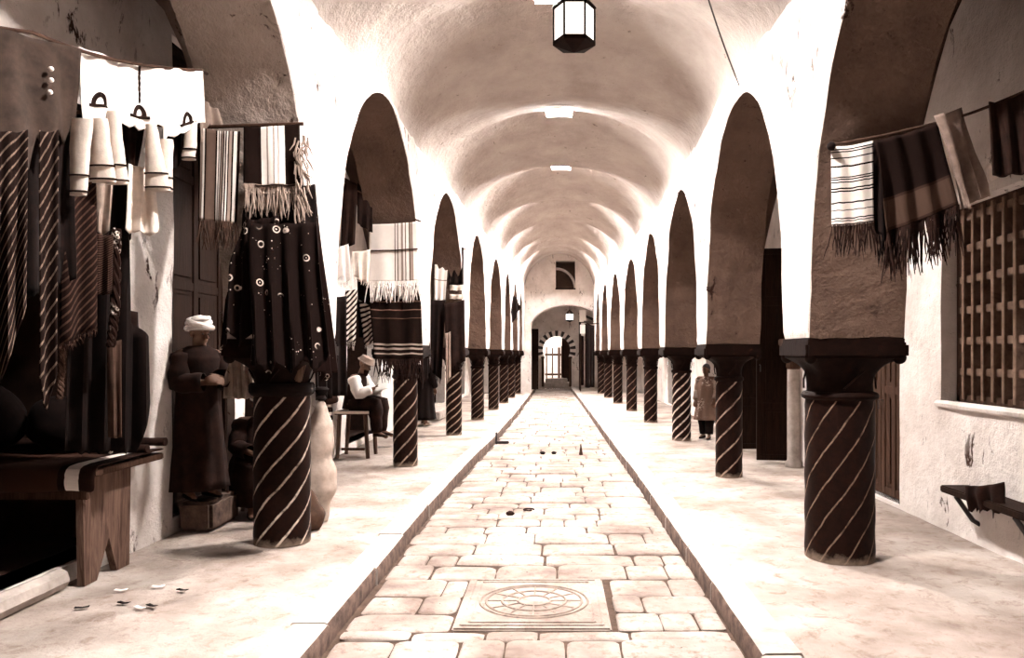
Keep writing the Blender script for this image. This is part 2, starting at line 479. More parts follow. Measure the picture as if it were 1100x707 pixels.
def shop_wall(name, x, sgn, openings, mat, ztop=4.75, thick=.28):
    """subdivided plastered wall with rectangular openings; openings = (y0,y1,z0,z1)"""
    ys = sorted(set([YBACK, YEND+6]+[v for o in openings for v in o[:2]])); zs = sorted(set([-.15, ztop]+[v for o in openings for v in o[2:]]))
    def sub(a, st):
        out = []
        for p, q in zip(a, a[1:]):
            n = max(1, int((q-p)/st+.5)); out += [p+(q-p)*i/n for i in range(n)]
        return out+[a[-1]]
    Y = sub(ys, .14); Z = sub(zs, .16); mb = MB()
    ins = lambda y, z: any(o[0] < y < o[1] and o[2] < z < o[3] for o in openings)
    vs = []; fs = []
    for y in Y:
        for z in Z:
            vs.append(Vector((x+.02*nz(y*1.3, z*1.3, sgn)+.006*nz(y*6, z*6, 2), y, z)))
    m = len(Z)
    for i in range(len(Y)-1):
        for j in range(m-1):
            if not ins((Y[i]+Y[i+1])/2, (Z[j]+Z[j+1])/2):
                q = (i*m+j, i*m+j+1, (i+1)*m+j+1, (i+1)*m+j); fs.append(q if sgn > 0 else q[::-1])
    mb.add(vs, fs)
    for (a, b, c, d) in openings:                 # reveals
        X2 = x+sgn*thick
        for (p, q) in (((a, c), (a, d)), ((a, d), (b, d)), ((b, d), (b, c)), ((b, c), (a, c))):
            n = 8; rows = []
            for k in range(n+1):
                t = k/n; yy = p[0]+(q[0]-p[0])*t; zz = p[1]+(q[1]-p[1])*t
                rows.append([Vector((x+(X2-x)*w/3+(.02*nz(yy*1.3, zz*1.3, sgn)+.006*nz(yy*6, zz*6, 2) if w == 0 else 0), yy, zz)) for w in range(4)])
            mb.grid(rows, flip=sgn < 0)
    return T(mb.build(name, mat, angle=50), kind='structure')

OPL = [(.8, 5.98, .12, 3.2), (6.64, 7.95, .12, 4.45), (8.2, 10.9, .12, 2.9), (12.2, 14.6, .1, 2.6), (16.2, 18.2, .1, 2.4), (21, 23, .1, 2.4), (26, 28, .1, 2.4)]
OPR = [(4.9, 6.86, 1.16, 2.92), (7.68, 9.05, .03, 2.45), (10.95, 12.3, .03, 3.2), (16.2, 17.6, .03, 2.3), (22, 23.6, .03, 2.3)]
shop_wall('wall_left_outer', XSL, -1, OPL, M['plaster'])
shop_wall('wall_right_outer', XSR, 1, OPR, M['plaster'])
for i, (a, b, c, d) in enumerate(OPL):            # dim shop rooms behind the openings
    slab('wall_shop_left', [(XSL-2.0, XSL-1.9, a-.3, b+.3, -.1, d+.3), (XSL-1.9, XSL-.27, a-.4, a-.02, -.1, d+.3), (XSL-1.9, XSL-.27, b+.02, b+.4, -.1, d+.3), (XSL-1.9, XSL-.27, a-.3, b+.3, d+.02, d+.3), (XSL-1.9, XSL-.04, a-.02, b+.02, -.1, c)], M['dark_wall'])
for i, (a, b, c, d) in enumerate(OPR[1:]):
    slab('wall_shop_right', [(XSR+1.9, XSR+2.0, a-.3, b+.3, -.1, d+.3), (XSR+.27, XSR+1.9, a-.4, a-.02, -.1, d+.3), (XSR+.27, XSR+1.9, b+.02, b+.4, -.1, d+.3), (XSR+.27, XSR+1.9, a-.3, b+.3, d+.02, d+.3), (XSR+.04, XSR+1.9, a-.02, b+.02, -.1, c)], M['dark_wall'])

# ------------------------------------------------------------------ floors and kerbs
KL = [(-6, -1.36), (4, -1.34), (8, -1.34), (11, -1.28), (14, -1.18), (20, -1.08), (33, -.97), (37, -.95)]
KR = [(-6, 1.08), (9, 1.08), (13.3, 1.02), (20, .94), (26.7, .85), (33, .74), (37, .70)]
kl = lambda y: interp(y, KL)
kr = lambda y: interp(y, KR)
ZS = -.115
def side_floor(name, kf, sgn, xe, kw=.24):
    mb = MB(); rows = []; n = 300
    for i in range(n+1):
        y = YBACK+(37-YBACK)*i/n; k = kf(y)+sgn*(kw-.05)
        row = []
        for j in range(26):
            t = j/25; x = k+(xe-k)*t
            row.append(Vector((x, y, .010*nz(x*1.6, y*1.6, 1)+.004*nz(x*6, y*6, 4)-.006-(.02 if j == 0 else 0))))
        rows.append(row)
    mb.grid(rows, flip=sgn < 0)
    mm, nt, p = nmat('pavement_'+name, .92); v = objc(nt)
    b1 = noise_n(nt, v, 1.1, 5, .6)
    c = ramp(nt, b1, [(.3, (.40, .345, .31)), (.50, (.28, .23, .20)), (.70, (.15, .11, .09))])
    st = noise_n(nt, v, 7, 6, .75, .5)
    c = mixc(nt, ramp(nt, st, [(.52, 0.0), (.70, .75)]), c, (.13, .08, .06))
    sp = noise_n(nt, v, 26, 3, .6)
    c = mixc(nt, ramp(nt, sp, [(.73, 0.0), (.78, .85)]), c, (.07, .035, .025))
    nt.links.new(c, p.inputs['Base Color'])
    bump(nt, p, math_n(nt, 'ADD', noise_n(nt, v, 12, 6, .7), math_n(nt, 'MULTIPLY', st, .5)), .6, .03)
    return T(mb.build(name, mm, angle=60), kind='structure')
side_floor('floor_left', kl, -1, XSL-.02)
side_floor('floor_right', kr, 1, XSR+.02)

random.seed(4)
def kerb(name, kf, sgn, kw=.24):
    mb = MB(); y = YBACK
    while y < 36.5:
        L = random.uniform(.75, 1.35); y2 = min(y+L, 37)
        g = .006; n = 5; prof = [(0, ZS-.06), (0, -.022), (.012, -.004), (.03, .004), (kw-.02, .003), (kw-.004, -.02), (kw-.004, -.1)]
        dz = random.uniform(-.004, .006); dx = random.uniform(-.008, .008)
        rows = []
        for i in range(n+1):
            yy = y+g+(y2-y-2*g)*i/n
            rows.append([Vector((kf(yy)+sgn*px+dx+.006*nz(yy*6, pz*9, sgn), yy, pz+dz+.004*nz(yy*7, px*7, 3))) for px, pz in prof])
        mb.grid([r[:3] for r in rows], flip=sgn < 0, mi=1); mb.grid([r[2:] for r in rows], flip=sgn < 0)
        for r, fl in ((rows[0], sgn > 0), (rows[-1], sgn < 0)):
            ids = tuple(range(len(r))); mb.add(r, [ids[::-1] if fl else ids])
        y = y2
    return T(mb.build(name, [M['stone'], M['kerb_shade']], angle=40), kind='structure')
M['kerb_shade'] = plain('shaded_kerb_face', (.085, .055, .043), .95, .6, 9, .7)  # kerb stone darkened: shade of the upright faces put into the colour
kerb('trim_kerb_left', kl, -1); kerb('trim_kerb_right', kr, 1)

# street bed + paving stones (one surface)
def paving_mats():
    mm, nt, p = nmat('street_stone', .85); v = objc(nt)
    c = ramp(nt, noise_n(nt, v, 1.6, 4, .6), [(.3, (.35, .30, .27)), (.52, (.23, .185, .16)), (.72, (.12, .085, .07))])
    sp = noise_n(nt, v, 14, 5, .7)
    c = mixc(nt, ramp(nt, sp, [(.52, 0.0), (.70, .7)]), c, (.12, .075, .055))
    nt.links.new(c, p.inputs['Base Color']); bump(nt, p, noise_n(nt, v, 10, 6, .7), .55, .03)
    m2 = plain('street_joint_dirt', (.05, .03, .021), .95, .5, 9, .8)
    return mm, m2
stone_m, joint_m = paving_mats()
def street():
    rnd = random.Random(11); mb = MB(); rows = []
    n = 240
    for i in range(n+1):
        y = YBACK+(37-YBACK)*i/n
        rows.append([Vector((kl(y)-.04+(kr(y)-kl(y)+.08)*j/12, y, ZS-.018+.005*nz(y*5, j, 2))) for j in range(13)])
    mb.grid(rows, mi=1)
    y = YBACK; row = 0
    MH = (-.66, .36, 4.62, 5.68)
    while y < 36.4:
        D = rnd.uniform(.26, .40)*(1.0 if y < 20 else 1.3)
        for lim in (MH[2], MH[3]):
            if y < lim-.01 and y+D > lim-.14: D = lim-y
        A_, B_ = kl(y+D/2)+.005, kr(y+D/2)-.005
        segs = [(A_, MH[0]), (MH[1], B_)] if MH[2]-.01 < y+D/2 < MH[3] else [(A_, B_)]
        segs = [(a+rnd.uniform(0, .04), b) for a, b in segs]
        a, b = segs.pop(0); x = a
        while True:
            if x >= b-.1:
                if not segs: break
                a, b = segs.pop(0); x = a
            W = rnd.uniform(.32, .75)
            if rnd.random() < .2: W = rnd.uniform(.2, .32)
            x2 = min(x+W, b)
            if b-x2 < .14: x2 = b
            if True:
                # rounded irregular slab
                g = rnd.uniform(.001, .010); cx, cy = (x+x2)/2, y+D/2; hw, hd = (x2-x)/2-g, D/2-g
                yo = rnd.uniform(-.02, .02)
                zt = ZS+rnd.uniform(-.006, .008); tilt = rnd.uniform(-.012, .012); tl2 = rnd.uniform(-.012, .012)
                ring = []; K = 20; ex = rnd.uniform(6, 12)
                for k in range(K):
                    t = 2*PI*k/K; c, s = math.cos(t), math.sin(t)
                    px = math.copysign(abs(c)**(2/ex), c)*hw; py = math.copysign(abs(s)**(2/ex), s)*hd
                    w = 1+.05*nz(cx*3+c*1.4, cy*3+s*1.4, row)
                    ring.append((px*w, py*w))
                def rr(f, z): return [Vector((cx+px*f, cy+yo+py*f, z+px*tilt+py*tl2)) for px, py in ring]
                sh = min(hw, hd)
                rws = [rr(1, zt-.05), rr(1, zt-.012), rr(1-.012/sh, zt-.002), rr(1-.04/sh, zt), rr(.5, zt+.003*nz(cx*9, cy*9)), rr(.02, zt)]
                mb.grid(rws, close=True)
            x = x2
        y += D; row += 1
    return T(mb.build('floor_street', [stone_m, joint_m], angle=50), kind='structure')
street()

# carved square drain slab with round relief
def drain():
    c = Vector((-.15, 5.15, ZS)); t = thing('drain_cover', 'square stone drain slab carved with a round ring pattern set in the street', 'drain cover', (c.x, c.y, ZS))
    mb = MB(); mb.box((c.x, c.y, ZS-.02), (1.0, 1.04, .05), bev=.012)
    for s in (.90, .80):
        for a in (0, 1):
            for sg in (-1, 1):
                if a: mb.box((c.x+sg*s*.5, c.y, ZS+.006), (.018, s*1.04, .012), bev=.004)
                else: mb.box((c.x, c.y+sg*s*.52, ZS+.006), (s, .018, .012), bev=.004)
    mb.build('slab', stone_m, t)
    m2 = MB()
    for r in (.37, .33, .22, .11):
        m2.tube([(c.x+r*math.cos(2*PI*k/48), c.y+r*.92*math.sin(2*PI*k/48), ZS+.006) for k in range(49)], .009, 6)
    for k in range(12):
        a = 2*PI*k/12
        m2.tube([(c.x+.12*math.cos(a), c.y+.11*math.sin(a), ZS+.006), (c.x+.32*math.cos(a), c.y+.30*math.sin(a), ZS+.006)], .007, 5)
    m2.build('ring_relief', plain('worn_relief_stone', (.20, .155, .13), .9, .4, 12, .5), t)
drain()

# ------------------------------------------------------------------ columns
def column(x, y, r, n, k, w, label, side, pier_x, pier_w, light=(.62, .5, .43), twist=True, splash=True):
    t = thing('striped_column', label, 'column', (x, y, 0), 'spiral-painted columns of the arcades')
    zc = 1.27
    sm = spiral_mat('spiral_paint', n, k, w, (.005, .0016, .0009), light)
    mb = MB(); prof = [(r*1.0, 0.0)]+[(r*(1.0+.012*math.sin(i*1.7)), i*zc/16) for i in range(1, 16)]+[(r*.97, zc)]
    mb.lathe(prof, (x, y, 0), 40)
    mb.v = [v+Vector((0, 0, 0)) for v in mb.v]
    mb.build('shaft', sm, t)
    c = MB(); c.lathe([(r*1.0, zc-.03), (r*1.09, zc-.015), (r*1.11, zc+.005), (r*1.07, zc+.025), (r*.98, zc+.035)], (x, y, 0), 40)
    c.build('collar', M['capital'], t)
    # capital: round below, square above, with corner leaves
    cp = MB(); rows = []; hw = pier_w/2+.01; px = pier_x
    K = 48; steps = 10
    for i in range(steps+1):
        s = i/steps; z = zc+.03+s*.27; e = s**3.6
        row = []
        for j in range(K):
            a = 2*PI*(j+.5)/K; c_, s_ = math.cos(a), math.sin(a)
            leaf = 1+.035*math.cos(8*a)*math.sin(PI*s)
            cr = (r*.95*leaf*c_, r*.95*leaf*s_)
            m_ = max(abs(c_), abs(s_)); sq = (hw*c_/m_, (HP-.01)*s_/m_)
            row.append(Vector(((x*(1-e)+px*e)+cr[0]*(1-e)+sq[0]*e, y+cr[1]*(1-e)+sq[1]*e, z)))
        rows.append(row)
    cp.grid(rows, close=True)
    for sx in (-1, 1):                            # volute knobs under the abacus corners
        for sy in (-1, 1):
            cp.ell((px+sx*hw*.9, y+sy*HP*.9, zc+.30), (.05, .05, .05), nu=10, nv=8)
    for a in (0, PI/2, PI, -PI/2):
        cp.tube([(x+math.cos(a+dd)*(r*1.02+.03*q), y+math.sin(a+dd)*(r*1.02+.03*q), zc+.06+.14*q) for q in (0, .5, 1) for dd in ((q-.5)*.5,)], .008, 5)
    cp.build('capital', M['capital'], t)
    ab = MB(); ab.box((px, y, zc+.355), (pier_w+.05, 2*HP+.05, .12), bev=.02)
    ab.box((px, y, zc+.425), (pier_w+.0, 2*HP+.0, .05), bev=.006)
    ab.build('abacus', M['capital'], t)
    return t
CR = [(5.84, 2.24, .262), (9.72, 2.26, .172), (13.8, 2.33, .172), (17.35, 2.21, .155), (20.9, 2.13, .15), (24.0, 2.0, .15), (27.0, 1.9, .15), (29.8, 1.82, .15)]
CLc = [(6.28, -2.335, .232), (10.62, -2.16, .172), (14.62, -2.01, .155), (18.1, -1.90, .155), (21.3, -1.78, .15), (24.1, -1.68, .15), (27.0, -1.62, .15), (29.7, -1.54, .15)]
labR = ['thickest dark column with steep white spiral lines at the front of the right row',
        'second column of the right row, slender dark shaft with white spiral lines beside dark doors',
        'third column of the right row, bright closely spaced white spiral lines',
        'fourth column of the right row, dark shaft with faint spirals below pale plaster pier',
        'fifth column of the right row, dark slim shaft with faint spirals',
        'sixth column of the right row, small and nearly black',
        'seventh column of the right row, a thin dark sliver near the far shops',
        'eighth and farthest column of the right row beside the end wall']
labL = ['thick dark column with white spirals under the embroidered shawls at the front of the left row',
        'second column of the left row, below the dark blanket with pale bands',
        'third column of the left row, striped shaft behind long hanging cloths',
        'fourth column of the left row, dark striped shaft below bare plaster',
        'fifth column of the left row, dark slim shaft with faint spirals',
        'sixth column of the left row, small dark shaft',
        'seventh column of the left row, a thin dark sliver',
        'eighth and farthest column of the left row beside the end wall']
SP = [(9, 3.8, .05), (4, 3.9, .07), (6, 6.0, .14), (4, 4.5, .08), (4, 4.5, .08), (4, 5, .08), (4, 5, .08), (4, 5, .08)]
SPL = [(7, 4.3, .075), (5, 4.6, .09), (5, 6.5, .13), (5, 6.5, .10), (5, 6, .08), (4, 5, .08), (4, 5, .08), (4, 5, .08)]
for (y, x, r), lb, (n, k, w) in zip(CR, labR, SP):
    pc = min(PR, key=lambda q: abs(q-y)); pw = th(pc)
    column(x, pc, r, n, k, w, lb, 1, xr(pc)+pw/2, pw, light={5.84: (.17, .11, .08), 13.8: (.6, .48, .41), 9.72: (.30, .21, .165)}.get(y, (.22, .15, .12)))
for (y, x, r), lb, (n, k, w) in zip(CLc, labL, SPL):
    pc = min(PL, key=lambda q: abs(q-y)); pw = th(pc)
    column(x, pc, r, n, k, w, lb, -1, xl(pc)-pw/2, pw, light=(.5, .4, .33) if y < 7 else (.33, .24, .19) if y < 16 else (.2, .14, .11))
# the two piers beside and behind the viewer stand on plain columns of the same kind
for pc, x in ((1.95, 2.24),):
    column(x, pc, .2, 5, 4.5, .08, 'dark spiral column of the right row nearest the viewer, just outside the picture', 1, xr(pc)+.36, .72)
for pc, x in ((2.1, -2.38),):
    column(x, pc, .2, 5, 4.5, .08, 'dark spiral column of the left row nearest the viewer, just outside the picture', -1, xl(pc)-.36, .72)

# ================================================================== END OF THE SOUK
def strip_wall(mb, xs, lo, hi, y, t, mi=0, nz_=10):
    f = []; b = []
    for x in xs:
        f.append([Vector((x, y+.012*nz(x*3, z*3, y), z)) for z in [lo(x)+(hi(x)-lo(x))*k/nz_ for k in range(nz_+1)]])
        b.append([Vector((x, y+t, z)) for z in [lo(x)+(hi(x)-lo(x))*k/nz_ for k in range(nz_+1)]])
    mb.grid(f, flip=True, mi=mi); mb.grid(b, mi=mi)
    mb.grid([[p[0], q[0]] for p, q in zip(f, b)], mi=mi); mb.grid([[p[-1], q[-1]] for p, q in zip(f, b)], flip=True, mi=mi)
    mb.grid([f[0], b[0]], mi=mi); mb.grid([f[-1], b[-1]], flip=True, mi=mi)
def lin(a, b, n): return [a+(b-a)*i/n for i in range(n+1)]
def seg_arch(x, x0, x1, zs, zc):
    m = (x0+x1)/2; h = (x1-x0)/2; u = min(1, abs((x-m)/h)); return zs+(zc-zs)*math.sqrt(max(0, 1-u*u))**1.1
mb = MB()
strip_wall(mb, lin(-4, -1.02, 12), lambda x: -.2, lambda x: 6.4, YEND, .45)
A0, A1 = -1.02, 2.05
la = lambda x: seg_arch(x, A0, A1, 2.75, 3.60)
strip_wall(mb, lin(-1.02, 0, 16), la, lambda x: 6.4, YEND, .45)
strip_wall(mb, lin(0, .81, 12), la, lambda x: 4.3, YEND, .45)
strip_wall(mb, lin(0, .81, 4), lambda x: 5.48, lambda x: 6.4, YEND, .45)
strip_wall(mb, lin(.81, 2.05, 18), la, lambda x: 6.4, YEND, .45)
strip_wall(mb, lin(2.05, 4.6, 8), lambda x: -.2, lambda x: 6.4, YEND, .45)
T(mb.build('wall_front', M['plaster'], angle=40), kind='structure')
t = MB(); t.tube([(x, YEND-.02, la(x)+.02) for x in lin(-1.0, 2.0, 30)], .028, 6)
T(t.build('trim_arch_moulding', M['plaster_vault']), kind='structure')
# lunette window in the end wall: recess, inner arch band, sill
slab('wall_front_recess', [(-.1, 0, YEND+.44, YEND+1.3, 4.2, 5.6), (.81, .9, YEND+.44, YEND+1.3, 4.2, 5.6), (-.1, .9, YEND+1.3, YEND+1.4, 4.2, 5.6), (-.1, .9, YEND+.44, YEND+1.4, 5.5, 5.6), (-.1, .9, YEND+.44, YEND+1.4, 4.2, 4.3)], M['plaster_shaded'])
wn = thing('window_2', None, None, (.4, YEND+.3, 4.3)); T(wn, kind='structure')
m_ = MB(); m_.bb(-.02, .83, YEND-.05, YEND+.3, 4.27, 4.33, bev=.01); m_.build('window_sill', M['wood_dark'], wn)
m_ = MB(); m_.tube([(.02+.8*math.sin(a)*1.0, YEND+.6, 4.35+.85*math.cos(a)) for a in lin(0, PI/2, 14)], .06, 8)
m_.build('inner_arch', M['plaster'], wn)

# passage behind the segmental arch
slab('wall_passage', [(-1.9, -1.6, YEND+.45, 36.2, -.2, 4.4), (2.4, 2.7, YEND+.45, 36.2, -.2, 4.4)], M['plaster'])
slab('ceiling_passage', [(-1.9, 2.7, YEND+.4, 33.1, 4.2, 4.35), (-1.9, 2.7, 34.3, 36.3, 4.2, 4.35), (-1.9, -.1, 33.1, 34.3, 4.2, 4.35), (1.3, 2.7, 33.1, 34.3, 4.2, 4.35)], M['plaster'])
# horseshoe doorway with banded voussoirs
HC = (.04, 1.78); HR = .70; YH = 36.0
def hole(x):
    dx = (x-HC[0])/HR
    return HC[1]+HR*math.sqrt(max(0, 1-dx*dx))
mb = MB()
strip_wall(mb, lin(-1.7, HC[0]-HR, 8), lambda x: -.2, lambda x: 4.3, YH, .35)
strip_wall(mb, [HC[0]+HR*math.sin(a) for a in lin(-PI/2, PI/2, 28)], hole, lambda x: 4.3, YH, .35)
strip_wall(mb, lin(HC[0]+HR, 2.5, 8), lambda x: -.2, lambda x: 4.3, YH, .35)
T(mb.build('wall_horseshoe', M['plaster'], angle=40), kind='structure')
t = thing('horseshoe_arch', 'small horseshoe arch of alternating black and white stones at the far end', 'arch', (HC[0], YH, 0))
vw = MB(); vb = MB(); nv = 23
for i in range(nv):
    a0 = math.radians(-28)+math.radians(236)*i/nv; a1 = math.radians(-28)+math.radians(236)*(i+1)/nv
    tgt = vb if i % 2 else vw; rows = []
    for a in lin(a0+.006, a1-.006, 3):
        c, s_ = math.cos(a), math.sin(a)
        rows.append([Vector((HC[0]+c*r, y, HC[1]+s_*r)) for r, y in ((.66, YH+.2), (.66, YH-.07), (.93, YH-.07), (.93, YH+.0))])
    tgt.grid(rows, flip=True)
    for r_, fl in ((rows[0], False), (rows[-1], True)): tgt.add(r_, [(0, 1, 2, 3)[::-1] if fl else (0, 1, 2, 3)])
vw.build('white_voussoirs', M['white'], t, smooth=False); vb.build('black_voussoirs', M['iron'], t, smooth=False)
j = MB()
for sx in (-1, 1):
    j = MB()
    j.bb(HC[0]+sx*.66-.06, HC[0]+sx*.66+.06, YH-.1, YH+.06, .0, 1.36, bev=.02)
    j.bb(HC[0]+sx*.66-.09, HC[0]+sx*.66+.09, YH-.13, YH+.07, 1.35, 1.46, bev=.02)
    j.build('jamb_column', M['wood_mid'], t)
st = MB(); st.bb(-.55, .62, 35.2, 35.88, .0, .22, bev=.03); st.bb(-.5, .56, 35.5, 35.88, .2, .42, bev=.03)
T(st.build('stone_step', M['stone'], org=(0, 35.6, 0)), 'worn stone steps below the horseshoe arch', 'step')
slab('floor_court', [(-6, 6, 36.3, 46, -.1, .2)], M['stone'])
slab('wall_court', [(-6, 6, 44, 44.3, 0, 5)], M['plaster'])
slab('wall_court_side', [(-3.0, -2.8, 36.4, 44, 0, 4), (2.8, 3.0, 36.4, 44, 0, 4)], M['plaster'])
g = thing('plank_gate', 'gate of upright grey planks seen through the horseshoe arch', 'gate', (0, 37.6, .2))
b = MB()
for i, x in enumerate((-.50, -.20, .10, .26)):
    b = MB(); b.bb(x, x+(.07 if i < 2 else .13), 37.55, 37.62, .2, 1.95+.06*math.sin(i*5), bev=.01)
    b.build('plank', M['wood_pale'], g)
for z_ in (.5, 1.5):
    b = MB(); b.bb(-.55, .4, 37.62, 37.66, z_, z_+.1); b.build('rail', M['wood_mid'], g)

def leaf(name, label, cat, c, w, h, ang, mat, rows=3, cols=1, depth=.05, parent=None, handle=True):
    """panelled door leaf; c = hinge foot"""
    c = Vector(c); R_ = Matrix.Rotation(ang, 3, 'Z')
    def pt(x, y, z): return c+R_@Vector((x, y, z))
    def bx(mb, x0, x1, y0, y1, z0, z1, bev=.006):
        mb.box(pt((x0+x1)/2, (y0+y1)/2, (z0+z1)/2), (x1-x0, y1-y0, z1-z0), M=R_, bev=bev)
    t = thing(name, label, cat, c) if parent is None else parent
    mb = MB(); sw = min(.09, w*.16)
    for k in range(cols+1):
        x = (w-sw)*k/cols; bx(mb, x, x+sw, -depth/2, depth/2, 0, h)
    for k in range(rows+1):
        z = (h-sw)*k/rows; bx(mb, 0, w, -depth/2+.003, depth/2-.003, z, z+sw)
    mb.build('leaf', mat, t)
    for i in range(rows):
        for k in range(cols):
            p = MB(); x0 = (w-sw)*k/cols+sw; x1 = (w-sw)*(k+1)/cols; z0 = (h-sw)*i/rows+sw; z1 = (h-sw)*(i+1)/rows
            bx(p, x0-.005, x1+.005, -.012, .012, z0-.005, z1+.005)
            bx(p, x0+.03, x1-.03, -.024, .024, z0+.035, z1-.035, .012)
            p.build('panel', mat, t)
    if handle:
        q = MB()
        for s_ in (-1, 1): q.tube([pt(w-sw/2, s_*(depth/2), h*.45), pt(w-sw/2, s_*(depth/2+.05), h*.45), pt(w-sw/2, s_*(depth/2+.05), h*.45-.1)], .009, 6)
        q.build('handle', M['iron'], t)
    return t
leaf('door_leaf', 'dark open door leaf left of the horseshoe arch', 'door', (-1.35, 33.2, .01), .58, 2.7, .1, M['wood_dark'])
leaf('door_leaf', 'half-open dark door leaf inside the right of the horseshoe arch', 'door', (.30, 36.5, .22), .42, 2.15, .25, M['wood_dark'])

# lanterns
def lantern(label, c, r, h, n, top, glass, name='lantern'):
    """c = bottom tip; hexagonal glazed lantern with rod up to z=top"""
    c = Vector(c); t = thing(name, label, 'lantern', c)
    a0 = PI/2+PI/6
    def ring(rad, z): return [c+Vector((rad*math.cos(a0+2*PI*k/n), rad*math.sin(a0+2*PI*k/n), z)) for k in range(n)]
    b = MB(); rows = [ring(.004, 0), ring(r*.55, h*.06), ring(r, h*.11), ring(r, h*.17), ring(r*.92, h*.17)]
    b.grid(rows, close=True); b.add(rows[-1], [tuple(range(n))]); b.build('base', M['capital'], t, angle=20)
    f = MB()
    for k in range(n):
        p, q = ring(r*.95, h*.15)[k], ring(r*.95, h*.68)[k]; f.tube([p, q], r*.055, 6)
    for z in (.16, .67):
        rg = ring(r*.96, h*z); f.tube(rg+[rg[0]], r*.05, 6)
    f.build('frame', M['capital'], t)
    for k in range(n):
        g_ = MB(); a, b_ = ring(r*.92, 0)[k], ring(r*.92, 0)[(k+1) % n]
        g_.add([a+Vector((0, 0, h*.17)), b_+Vector((0, 0, h*.17)), b_+Vector((0, 0, h*.66)), a+Vector((0, 0, h*.66))], [(0, 1, 2, 3)])
        g_.build('pane', glass, t, smooth=False, solid=.004)
    cp = MB(); rows = [ring(r*1.05, h*.68), ring(r*1.0, h*.71), ring(r*.55, h*.86), ring(r*.2, h*.93), ring(r*.2, h*1.0), ring(.01, h*1.01)]
    cp.grid(rows, close=True); cp.build('cap', M['capital'], t, angle=20)
    rd = MB(); rd.tube([c+Vector((0, 0, h*.98)), Vector((c.x, c.y, top))], .009, 6); rd.build('rod', M['capital'], t)
    return t
gm = bpy.data.materials.new('milky_glass_glow'); gm.use_nodes = True; nt = gm.node_tree; nt.nodes.clear()
tr = nt.nodes.new('ShaderNodeBsdfTranslucent'); tr.inputs[0].default_value = (.95, .9, .85, 1)
df = nt.nodes.new('ShaderNodeBsdfDiffuse'); df.inputs[0].default_value = (.85, .8, .75, 1)
mx = nt.nodes.new('ShaderNodeMixShader'); ou = nt.nodes.new('ShaderNodeOutputMaterial'); mx.inputs[0].default_value = .15
nt.links.new(tr.outputs[0], mx.inputs[1]); nt.links.new(df.outputs[0], mx.inputs[2]); em = nt.nodes.new('ShaderNodeEmission'); em.inputs[0].default_value = (1, .94, .88, 1); em.inputs[1].default_value = .75  # emission added: skylight shining through the panes, put into the glass
ad = nt.nodes.new('ShaderNodeAddShader'); nt.links.new(mx.outputs[0], ad.inputs[0]); nt.links.new(em.outputs[0], ad.inputs[1]); nt.links.new(ad.outputs[0], ou.inputs[0])
lantern('large hexagonal black-framed lantern with white panes hanging under the vault', (.185, 7.5, 4.63), .215, .66, 6, vault_z(7.5, .1)+.01, gm)
lantern('tiny lantern hanging from the crown of the far arch', (.58, YEND+.2, 2.92), .17, .52, 6, la(.58)+.02, gm)

# thin tie wire from the vault to the top of the first full right arch
w_ = MB(); p0 = Vector((1.86, 7.55, 4.32)); p1 = Vector((1.2, 6.4, vault_z(6.4, .62)+.02))
w_.tube([p0.lerp(p1, k/10)+Vector((0, 0, -.05*math.sin(PI*k/10))) for k in range(11)], .008, 6)
T(w_.build('tie_wire', M['iron'], org=p0), 'thin dark wire running from the right arch tip up to the vault', 'wire')

# ------------------------------------------------------------------ right wall: grilled window, doors
def grille():
    y0, y1, z0, z1 = 4.9, 6.86, 1.16, 2.92; t = thing('window_1', None, None, (XSR, (y0+y1)/2, z0)); T(t, kind='structure')
    f = MB(); X = XSR+.14
    for a in ((X, X+.07, y0, y0+.07, z0, z1), (X, X+.07, y1-.07, y1, z0, z1), (X, X+.07, y0, y1, z0, z0+.07), (X, X+.07, y0, y1, z1-.07, z1)): f.bb(*a, bev=.008)
    f.build('window_frame', M['wood_mid'], t)
    g = MB(); ny = 13; nzz = 6
    for k in range(1, ny): yy = y0+(y1-y0)*k/ny; g.bb(X-.025, X+.045, yy-.020, yy+.020, z0+.03, z1-.03, bev=.004)
    for k in range(1, nzz+1):
        zz = z0+(z1-z0)*k/(nzz+.35); g.bb(X-.0, X+.05, y0+.03, y1-.03, zz-.034, zz+.034, bev=.006)
    g.build('lattice', wood('window_wood', (.07, .04, .028), (.2, .13, .095), (3, 3, 3)), t)
    s_ = MB(); s_.bb(X+.08, X+.11, y0, y1, z0, z1); s_.build('shutter', M['wood_dark'], t)
    r = MB(); r.tube([(XSR-.01+.02*nz(y, 1), y, z0-.02+.01*nz(y*4, 3)) for y in lin(y0-.05, y1+.05, 14)], .035, 8); r.build('window_sill', M['plaster'], t)
grille()
sp = MB(); sp.tube([(XSR-.03, 6.0, 3.07), (XSR-.06, 6.0, 3.12), (XSR-.09, 6.0, 3.09), (XSR-.09, 6.0, 3.0), (XSR-.07, 6.0, 2.97)], .018, 8)
sp.box((XSR-.02, 6.0, 3.06), (.03, .09, .12), bev=.01)
T(sp.build('wall_hook', M['white'], org=(XSR, 6.0, 3.05)), 'small white hook fixed above the grilled window', 'hook')

